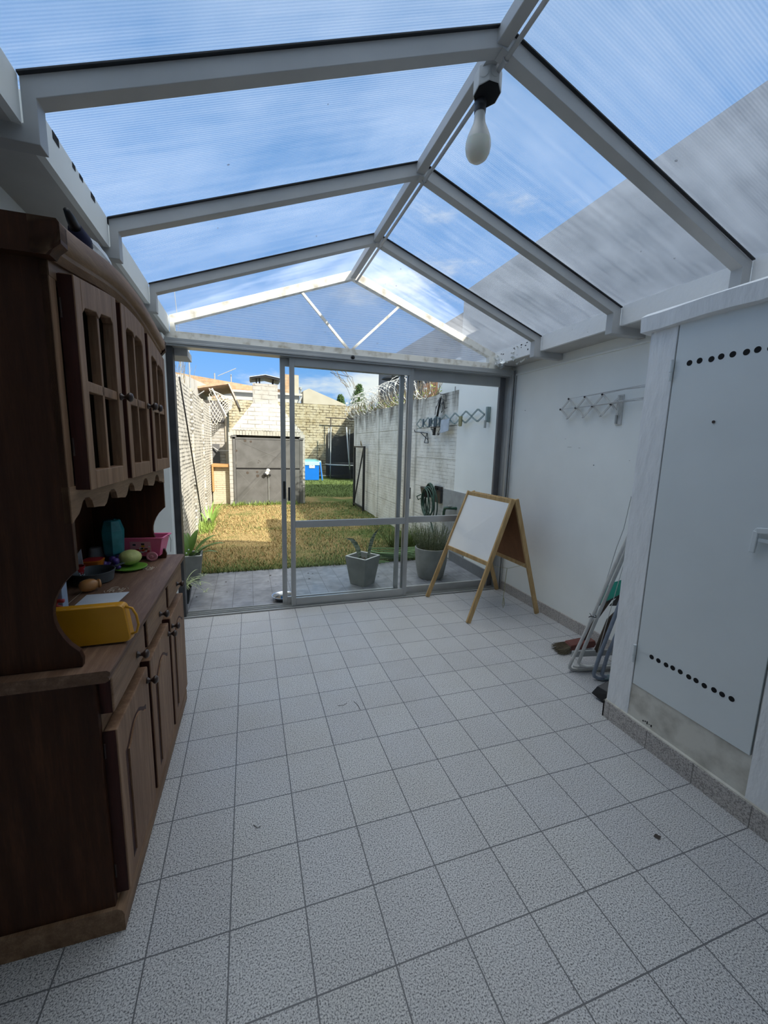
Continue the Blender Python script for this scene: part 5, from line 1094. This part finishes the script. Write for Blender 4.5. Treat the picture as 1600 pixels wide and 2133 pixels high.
for j in range(37):
    q = 2*math.pi*j/36; x, y = cx + rr*math.cos(q), cy + rr*math.sin(q)*.9; zt_ = 2.30 - .28*abs(math.sin(3*(q - R(205)))); r_ = (bm.verts.new((x, y, .66)), bm.verts.new((x, y, 1.3)), bm.verts.new((x, y, zt_)))
    if prev: bm.faces.new((prev[0], r_[0], r_[1], prev[1])); bm.faces.new((prev[1], r_[1], r_[2], prev[2]))
    prev = r_
part('safety_net', bm, mNetB, TR); part('skirt_net', lathe(nb(), [(1.33, .05), (1.33, .62)], (cx, cy, 0), 30, cap=False), mNetB, TR)
PP = thing('pipe_frame', 'rusty pipe frame along the rear wall above the trampoline', 'pipe frame', (4.9, 17.6, 0))
part('cross_pipe', tube(nb(), [(4.15, 17.6, 2.98), (6.6, 17.6, 2.98)], .03, 6), mRust, PP)
for x in (4.42, 6.0): part('upright', tube(nb(), [(x, 17.6, 0), (x, 17.6, 2.98)], .03, 6), mRust, PP)
# ---- houses and trees beyond
HB = thing('brick_house', 'bare terracotta brick house behind the rear wall with a grey gutter and tall brick stack', 'house', (.8, 23, 0))
bm = nb(); prism(bm, [(-9, 0), (3.3, 0), (3.3, 4.75), (.65, 4.92), (-9, 6.0)], 'y', 22.5, 24); part('brick_wall', bm, mTerra, HB)
part('brick_stack', box(nb(), 2.45, 3.28, 21.9, 22.5, 0, 5.63), mTerra, HB); part('stack_side', box(nb(), 3.0, 3.30, 21.88, 21.9, 4.4, 5.6), mConcreteY, HB)
part('gutter', box(nb(), -1.0, 3.45, 21.4, 21.62, 4.40, 4.52), mFascia, HB); part('eaves_wall', box(nb(), -1.0, 3.3, 21.62, 22.5, 0, 4.45), mRender, HB)
for i in range(4): part('vent_block', box(nb(), -.6 + i*.30, -.38 + i*.30, 22.45, 22.52, 4.56, 4.66), M('red vent block', (.40, .12, .06), .8), HB)
part('downpipe', tube(nb(), [(3.42, 21.5, 4.4), (3.30, 21.5, 4.1), (3.2, 21.5, 3.9), (3.2, 21.5, 0)], .06, 8), mFrame, HB)
for nm_, dx in (('dish_mast', 0), ('dish_mast', .9)): part(nm_, tube(nb(), [(-1.4 + dx, 23, 5.0), (-1.4 + dx, 23, 5.55)], .035, 6), mPanelG, HB)
part('antenna_rod', tube(nb(), [(-1.2, 22.6, 5.35), (-.2, 22.6, 5.85)], .02, 5), mPanelG, HB)
part('vent_cowl', lathe(nb(), [(.05, 0), (.05, .2), (.10, .22), (.10, .34), (.03, .38)], (3.42, 22, 4.6), 12), mGalv, HB, smooth='auto')
bm = nb(); prism(bm, [(3.52, 0), (6.1, 0), (6.1, 4.05), (3.86, 4.86), (3.52, 4.70)], 'y', 21.5, 22.6); one('garage', bm, mConcreteY, 'low cream rendered building with a sloping parapet behind the rear wall', 'building')
DH = thing('dark_house', 'dark grey rendered house rising behind the razor wire', 'house', (4.3, 6.0, 0))
part('side_wall', box(nb(), 4.2, 8.0, 3.4, 8.75, 0, 4.1), mDarkHouse, DH); part('brick_infill', box(nb(), 4.17, 4.2, 3.9, 5.2, 2.4, 3.02), mTerraX, DH); part('window_opening', box(nb(), 4.18, 4.2, 4.0, 5.6, 3.12, 3.30), mDark, DH)
part('lamp_shade', lathe(nb(), [(.02, 0), (.24, -.03), (.26, -.07)], (3.98, 6.9, 3.42), 20), mIron, DH); part('lamp_arm', tube(nb(), [(4.2, 6.9, 3.42), (3.98, 6.9, 3.44)], .015, 6), mIron, DH)
one('neighbour_block', box(nb(), 7.3, 9.5, 10.5, 18.0, 0, 6.0), mDarkHouse, 'tall grey neighbouring building beyond the rear garden on the right', 'building')
for k, (x, y, z, s_, lab) in enumerate(((6.2, 23.6, 4.45, .50, 'narrow dark conifer top left of the razor wire'), (7.5, 23.8, 4.7, .70, 'wider dark conifer top beside the razor wire'))):
    TT = thing('conifer', lab, 'tree', (x, y, 0)); part('trunk', tube(nb(), [(x, y, 0), (x, y, z)], .12, 8), mVine, TT)
    bm = nb()
    for _ in range(2600):
        hh_ = random.random()**1.3; rr_ = s_*(1 - hh_*.75)*random.random()**.5*(1 + .25*math.sin(_*.37)); q = random.uniform(0, 6.28); p = Vector((x + rr_*math.cos(q), y + rr_*math.sin(q), z - .9 + hh_*s_*2.6)); a_ = Vector((random.gauss(0, .5), random.gauss(0, .5), 1)).normalized(); b_ = a_.orthogonal().normalized(); u_ = random.uniform(.05, .12)
        bm.faces.new([bm.verts.new(p + a_*u_), bm.verts.new(p + b_*u_*.35), bm.verts.new(p - a_*u_*.6), bm.verts.new(p - b_*u_*.35)])
    part('foliage', bm, mConifer, TT)
BR = nb()
for k in range(6): 
    y = 22 + k*.2; p = [(6.6 + random.uniform(-.3, .5), y, 5.2)]
    for q in range(5): p.append((p[-1][0] - random.uniform(.02, .35), y, p[-1][2] + random.uniform(.1, .35)))
    tube(BR, p, .015, 4)
one('bare_branches', BR, mVine, 'thin bare branches against the sky above the rear wall', 'branches')
one('overhead_cable', tube(nb(), [(3.30, 8.4, 2.9), (2.6, 6.5, 3.2), (1.9, 4.5, 3.0), (1.42, .9, 2.36)], .004, 5), mBlack, 'thin dark cable hanging in front of the sky above the doors', 'cable')
# ---- lawn blades
def blades(name, n, area, mat, lab, hgt, kind='stuff', dens=None):
    bm = nb(); k = 0; tries = 0
    while k < n and tries < n*12:
        tries += 1; X, Y = area()
        if dens and random.random() > dens(X, Y): continue
        k += 1; h_ = hgt*random.uniform(.4, 1.2); q = random.uniform(0, 6.28); w_ = .004 + .0006*Y; l_ = random.uniform(.2, 1.3)*h_
        z = -.01; c_, s_ = math.cos(q), math.sin(q); tip = (X + l_*s_, Y - l_*c_, z + h_)
        bm.faces.new([bm.verts.new((X - w_*c_, Y - w_*s_, z)), bm.verts.new((X + w_*c_, Y + w_*s_, z)), bm.verts.new(tip)])
    return tag(one(name, bm, mat, lab, 'grass'), kind=kind)
def near_area():
    Y = 1.60 + 6.2*random.random()**1.5; return random.uniform(-.53, 3.08), Y
def green_d(X, Y): return min(1, .06 + .9*math.exp(-((Y - 1.6)/.30)) + .75*math.exp(-((3.1 - X)/.55)) + .5*math.exp(-((X + .56)/.12)) + .7*math.exp(-(abs(Y - 7.5)/.12)) + (.28 if X > 1.2 and Y < 4 else 0))
def dry_d(X, Y): return max(.12, 1 - .8*math.exp(-((Y - 1.6)/.2)) - (.55 if X > 2.2 else 0))
blades('dry_grass', 26000, near_area, mStraw, 'short dry yellow grass covering the near lawn', .035, dens=dry_d)
blades('green_grass', 15000, near_area, mGrass, 'greener grass along the edges of the lawn', .055, dens=green_d)
blades('rear_grass', 9000, lambda: (lambda y: (random.uniform(1.9, 4.0 if y < 9.5 else 6.9), y))(random.uniform(8.9, 14.9)), mGrass, 'green grass in the rear garden around the pool', .06)
blades('wall_weeds', 240, lambda: (-.51 + abs(random.gauss(0, .10)), random.uniform(4.0, 4.9)), mLeafY, 'light green weeds at the foot of the left garden wall', .22)
blades('barbecue_weeds', 420, lambda: (random.uniform(-.1, 1.6), 7.44 + random.uniform(-.06, .06)), mLeafY, 'tufts of weeds in front of the barbecue doors', .13)
blades('corner_weeds', 900, lambda: (random.uniform(2.5, 3.06), random.uniform(2.05, 2.5)), mGrass, 'tall green weeds growing behind the round pot', .38)

# ---- plants and pots
def square_pot(T_, c, top, bot, h_, rz, t_=.022, name='pot'):
    CUR[0] = Matrix.Translation(c) @ Matrix.Rotation(R(rz), 4, 'Z')
    part(name, tubwall(nb(), bot/2, bot/2, top/2, top/2, 0, h_, t_), mPot, T_, bevel=.003)
    bm = nb(); a = top/2 - t_/2
    for p, q in (((-a, -a), (a, -a)), ((a, -a), (a, a)), ((a, a), (-a, a)), ((-a, a), (-a, -a))): bar(bm, (*p, h_ + .001), (*q, h_ + .001), t_*.9, .003)
    part('rim', bm, mPotL, T_)
    part('soil', box(nb(), -top/2 + t_ + .003, top/2 - t_ - .003, -top/2 + t_ + .003, top/2 - t_ - .003, h_*.70, h_*.80), mSoil, T_)
    CUR[0] = Matrix.Identity(4)
T = thing('potted_snake_plant', 'square tapered grey cement pot with two banded snake plant leaves behind the glass', 'potted plant', (1.60, .80, -.005))
square_pot(T, (1.60, .80, -.005), .30, .205, .34, 38)
tube_ = lambda *a: tube(nb(), *a)
def ribbon(bm, pts, ws, side):
    side = Vector(side).normalized(); rows = []
    for p, w in zip(pts, ws): rows.append([bm.verts.new(Vector(p) - side*w/2), bm.verts.new(Vector(p) + Vector((0, .008, -.002))), bm.verts.new(Vector(p) + side*w/2)])
    for A__, B__ in zip(rows, rows[1:]):
        for j in range(2): bm.faces.new((A__[j], A__[j+1], B__[j+1], B__[j]))
    return bm
part('leaf', ribbon(nb(), [(1.57, .78, .24), (1.555, .78, .33), (1.535, .78, .42), (1.50, .78, .49), (1.455, .77, .54), (1.40, .76, .56), (1.35, .76, .555)], [.030, .050, .058, .060, .050, .022, .003], (.85, .3, .25)), mSnake, T, smooth=True)
part('leaf', ribbon(nb(), [(1.66, .80, .24), (1.67, .80, .33), (1.685, .80, .43), (1.705, .80, .51), (1.735, .80, .58), (1.765, .80, .62), (1.80, .80, .655)], [.022, .032, .044, .048, .036, .022, .003], (.9, .1, -.15)), mSnake, T, smooth=True)
part('dry_stub', tube(nb(), [(1.615, .78, .24), (1.613, .78, .325)], .006, 6), mVine, T)
T = thing('potted_lavender', 'large round grey pot with bushy grey green lavender behind the easel', 'potted plant', (2.50, .84, -.005))
part('pot', lathe(nb(), [(.145, 0), (.165, .03), (.195, .20), (.205, .33), (.207, .385), (.200, .39), (.190, .385), (.185, .32), (.0, .31)], (2.50, .84, -.005), 40, cap=False), mPot, T, smooth='auto')
part('soil', lathe(nb(), [(.0, .0), (.186, .002), (.186, .01), (0, .02)], (2.50, .84, .32), 24, cap=False), mSoil, T)
bm = nb()
for i in range(210):
    q = random.uniform(0, 6.28); r_ = .17*math.sqrt(random.random()); x, y = 2.50 + r_*math.cos(q), .84 + r_*math.sin(q); ln = random.uniform(.18, .36); dx, dy = math.cos(q)*r_*.9 + random.gauss(0, .03), math.sin(q)*r_*.9 + random.gauss(0, .03)
    p0 = Vector((x, y, .33)); p1 = p0 + Vector((dx*.7, dy*.7, ln)); tube(bm, [tuple(p0), tuple(p0.lerp(p1, .5) + Vector((random.gauss(0, .01), random.gauss(0, .01), 0))), tuple(p1)], [.0022, .0018, .001], 3, caps=False)
    for k in range(26):
        p = p0.lerp(p1, random.random()**.8); a_ = Vector((random.gauss(0, 1), random.gauss(0, 1), .9)).normalized(); b_ = a_.orthogonal().normalized(); u_ = random.uniform(.010, .022); bm.faces.new([bm.verts.new(p), bm.verts.new(p + a_*u_*.5 + b_*.0025), bm.verts.new(p + a_*u_), bm.verts.new(p + a_*u_*.5 - b_*.0025)])
part('foliage', bm, mLav, T)
T = thing('potted_peace_lily', 'square grey cement pot with broad glossy green leaves left of the doorway', 'potted plant', (-.33, 1.50, -.005))
square_pot(T, (-.335, 1.46, -.005), .27, .20, .30, 2)
bm = nb(); wide = lambda s: math.sin(math.pi*min(1, max(0, (s - .18)/.82)))**.75 + .07*(1 - s)
for a_, L_, w_, dr, li in ((20, .42, .10, .8, 1.05), (60, .38, .095, .5, 1.3), (-10, .46, .10, .9, .85), (115, .36, .085, .5, 1.35), (150, .30, .09, .4, 1.42), (-60, .30, .07, .9, .9), (35, .36, .06, 1.1, .8), (95, .34, .08, .5, 1.3), (200, .26, .07, .2, 1.45), (5, .34, .05, 1.2, .7)):
    q = R(a_); blade(bm, (-.36 + .03*math.cos(q), 1.46 + .03*math.sin(q), .22), (math.cos(q), math.sin(q)), L_, w_, dr, 9, wide, li)
part('foliage', bm, mLeaf, T, smooth=True)
bm = nb(); [ball(bm, p, .009, 1) for p in ((-.34, 1.40, .36), (-.36, 1.36, .33))]; part('flower_buds', bm, mPaper, T)
T = thing('potted_spider_plant', 'small black pot with a striped spider plant in front of the peace lily', 'potted plant', (-.33, .66, -.005))
CUR[0] = Matrix.Translation((-.315, .66, -.005)); part('pot', tubwall(nb(), .055, .055, .082, .082, 0, .16, .004), mPotBlack, T, bevel=.004); part('soil', box(nb(), -.07, .07, -.07, .07, .12, .135), mSoil, T); CUR[0] = Matrix.Identity(4)
bm = nb()
for i in range(46):
    q = random.uniform(0, 6.28); blade(bm, (-.315 + .02*math.cos(q), .66 + .02*math.sin(q), .12), (math.cos(q), math.sin(q)), random.uniform(.17, .33), .014, random.uniform(1.2, 2.2), 8, lambda s: (1 - s)**.5 + .02, random.uniform(.8, 1.4))
for cx_, cy_, cz_ in ((-.16, .78, .12), (-.13, .85, .20), (-.10, .62, .10)):
    tube(bm, [(-.315, .66, .15), (-.24, .70, .24), (cx_, cy_, cz_)], .0015, 4)
    for i in range(9): q = random.uniform(0, 6.28); blade(bm, (cx_, cy_, cz_), (math.cos(q), math.sin(q)), random.uniform(.05, .09), .008, 1.6, 5, lambda s: (1 - s)**.5 + .02, .9)
part('foliage', bm, mLeafV, T, smooth=True)
T = thing('strap_leaved_plant', 'upright strap leaved plant growing at the foot of the left garden wall', 'plant', (-.38, 4.5, 0))
bm = nb()
for a_, L_ in ((80, .60), (60, .55), (30, .55), (10, .50), (110, .48), (140, .42), (-20, .42), (45, .62), (95, .50)):
    q = R(a_); blade(bm, (-.38 + .04*math.cos(q), 4.5 + .04*math.sin(q), 0), (math.cos(q), math.sin(q)), L_, .055, .7, 8, lambda s: (1 - s**2.2)*.9 + .03, 1.25)
part('leaves', bm, mStrap, T, smooth=True)
part('stem_base', lathe(nb(), [(.05, 0), (.045, .12), (.02, .2)], (-.38, 4.5, -.01), 12), mSoil, T)
T = thing('metal_bowl', 'shallow stainless steel pet bowl on the patio beside the door post', 'bowl', (.66, .50, -.005))
part('bowl_body', lathe(nb(), [(.060, 0), (.085, .006), (.108, .040), (.122, .046), (.124, .050), (.118, .051), (.104, .045), (.082, .014), (0, .012)], (.665, .50, -.004), 40, cap=False), mSteel, T, smooth='auto')
part('water', lathe(nb(), [(0, .0), (.090, .0), (.090, .001), (0, .001)], (.665, .50, .018), 30, cap=False), glass_mat('bowl water', (.5, .55, .6), .1), T)
T = thing('hose_coil', 'pale green garden hose lying in loose loops at the lawn edge', 'hose', (2.3, 1.66, 0))
bm = nb()
for k in range(6):
    r_ = .26 + .03*k; tube(bm, [(2.38 + r_*1.1*math.cos(q + .3*k), 1.72 + r_*.34*math.sin(q + .3*k), .015 + .024*k + .02*math.sin(2*q + k)) for q in [2*math.pi*j/26 for j in range(26)]], .009, 6, closed=True)
for k in range(3): tube(bm, [(2.05 + .07*k, 1.50 + .02*k, .012), (1.90 + .05*k, 1.58, .014 + .01*k), (1.86 + .06*k, 1.70, .03 + .02*k), (1.92 + .06*k, 1.78, .04)], .008, 6)
part('loops', bm, mHoseG, T, smooth=True)
bm = nb(); bm.faces.new([bm.verts.new(p) for p in ((2.62, .50, .0), (2.66, .54, .012), (2.70, .50, .004), (2.66, .47, 0))]); one('dead_leaf', bm, mTwig, 'dark dry leaf on the patio tiles behind the easel', 'leaf')
bm = nb()
for i in range(34):
    x, y = random.uniform(-.4, 2.8), random.uniform(.4, 1.6); q = random.uniform(0, 6.28); s_ = random.uniform(.006, .018); bm.faces.new([bm.verts.new((x + s_*math.cos(q + a_), y + s_*math.sin(q + a_)*.6, -.002 + (.004 if a_ else 0))) for a_ in (0, 1.6, 3.1, 4.6)])
tag(one('leaf_litter', bm, mTwig, 'tiny dry leaf litter on the patio tiles', 'leaf litter'), kind='stuff')
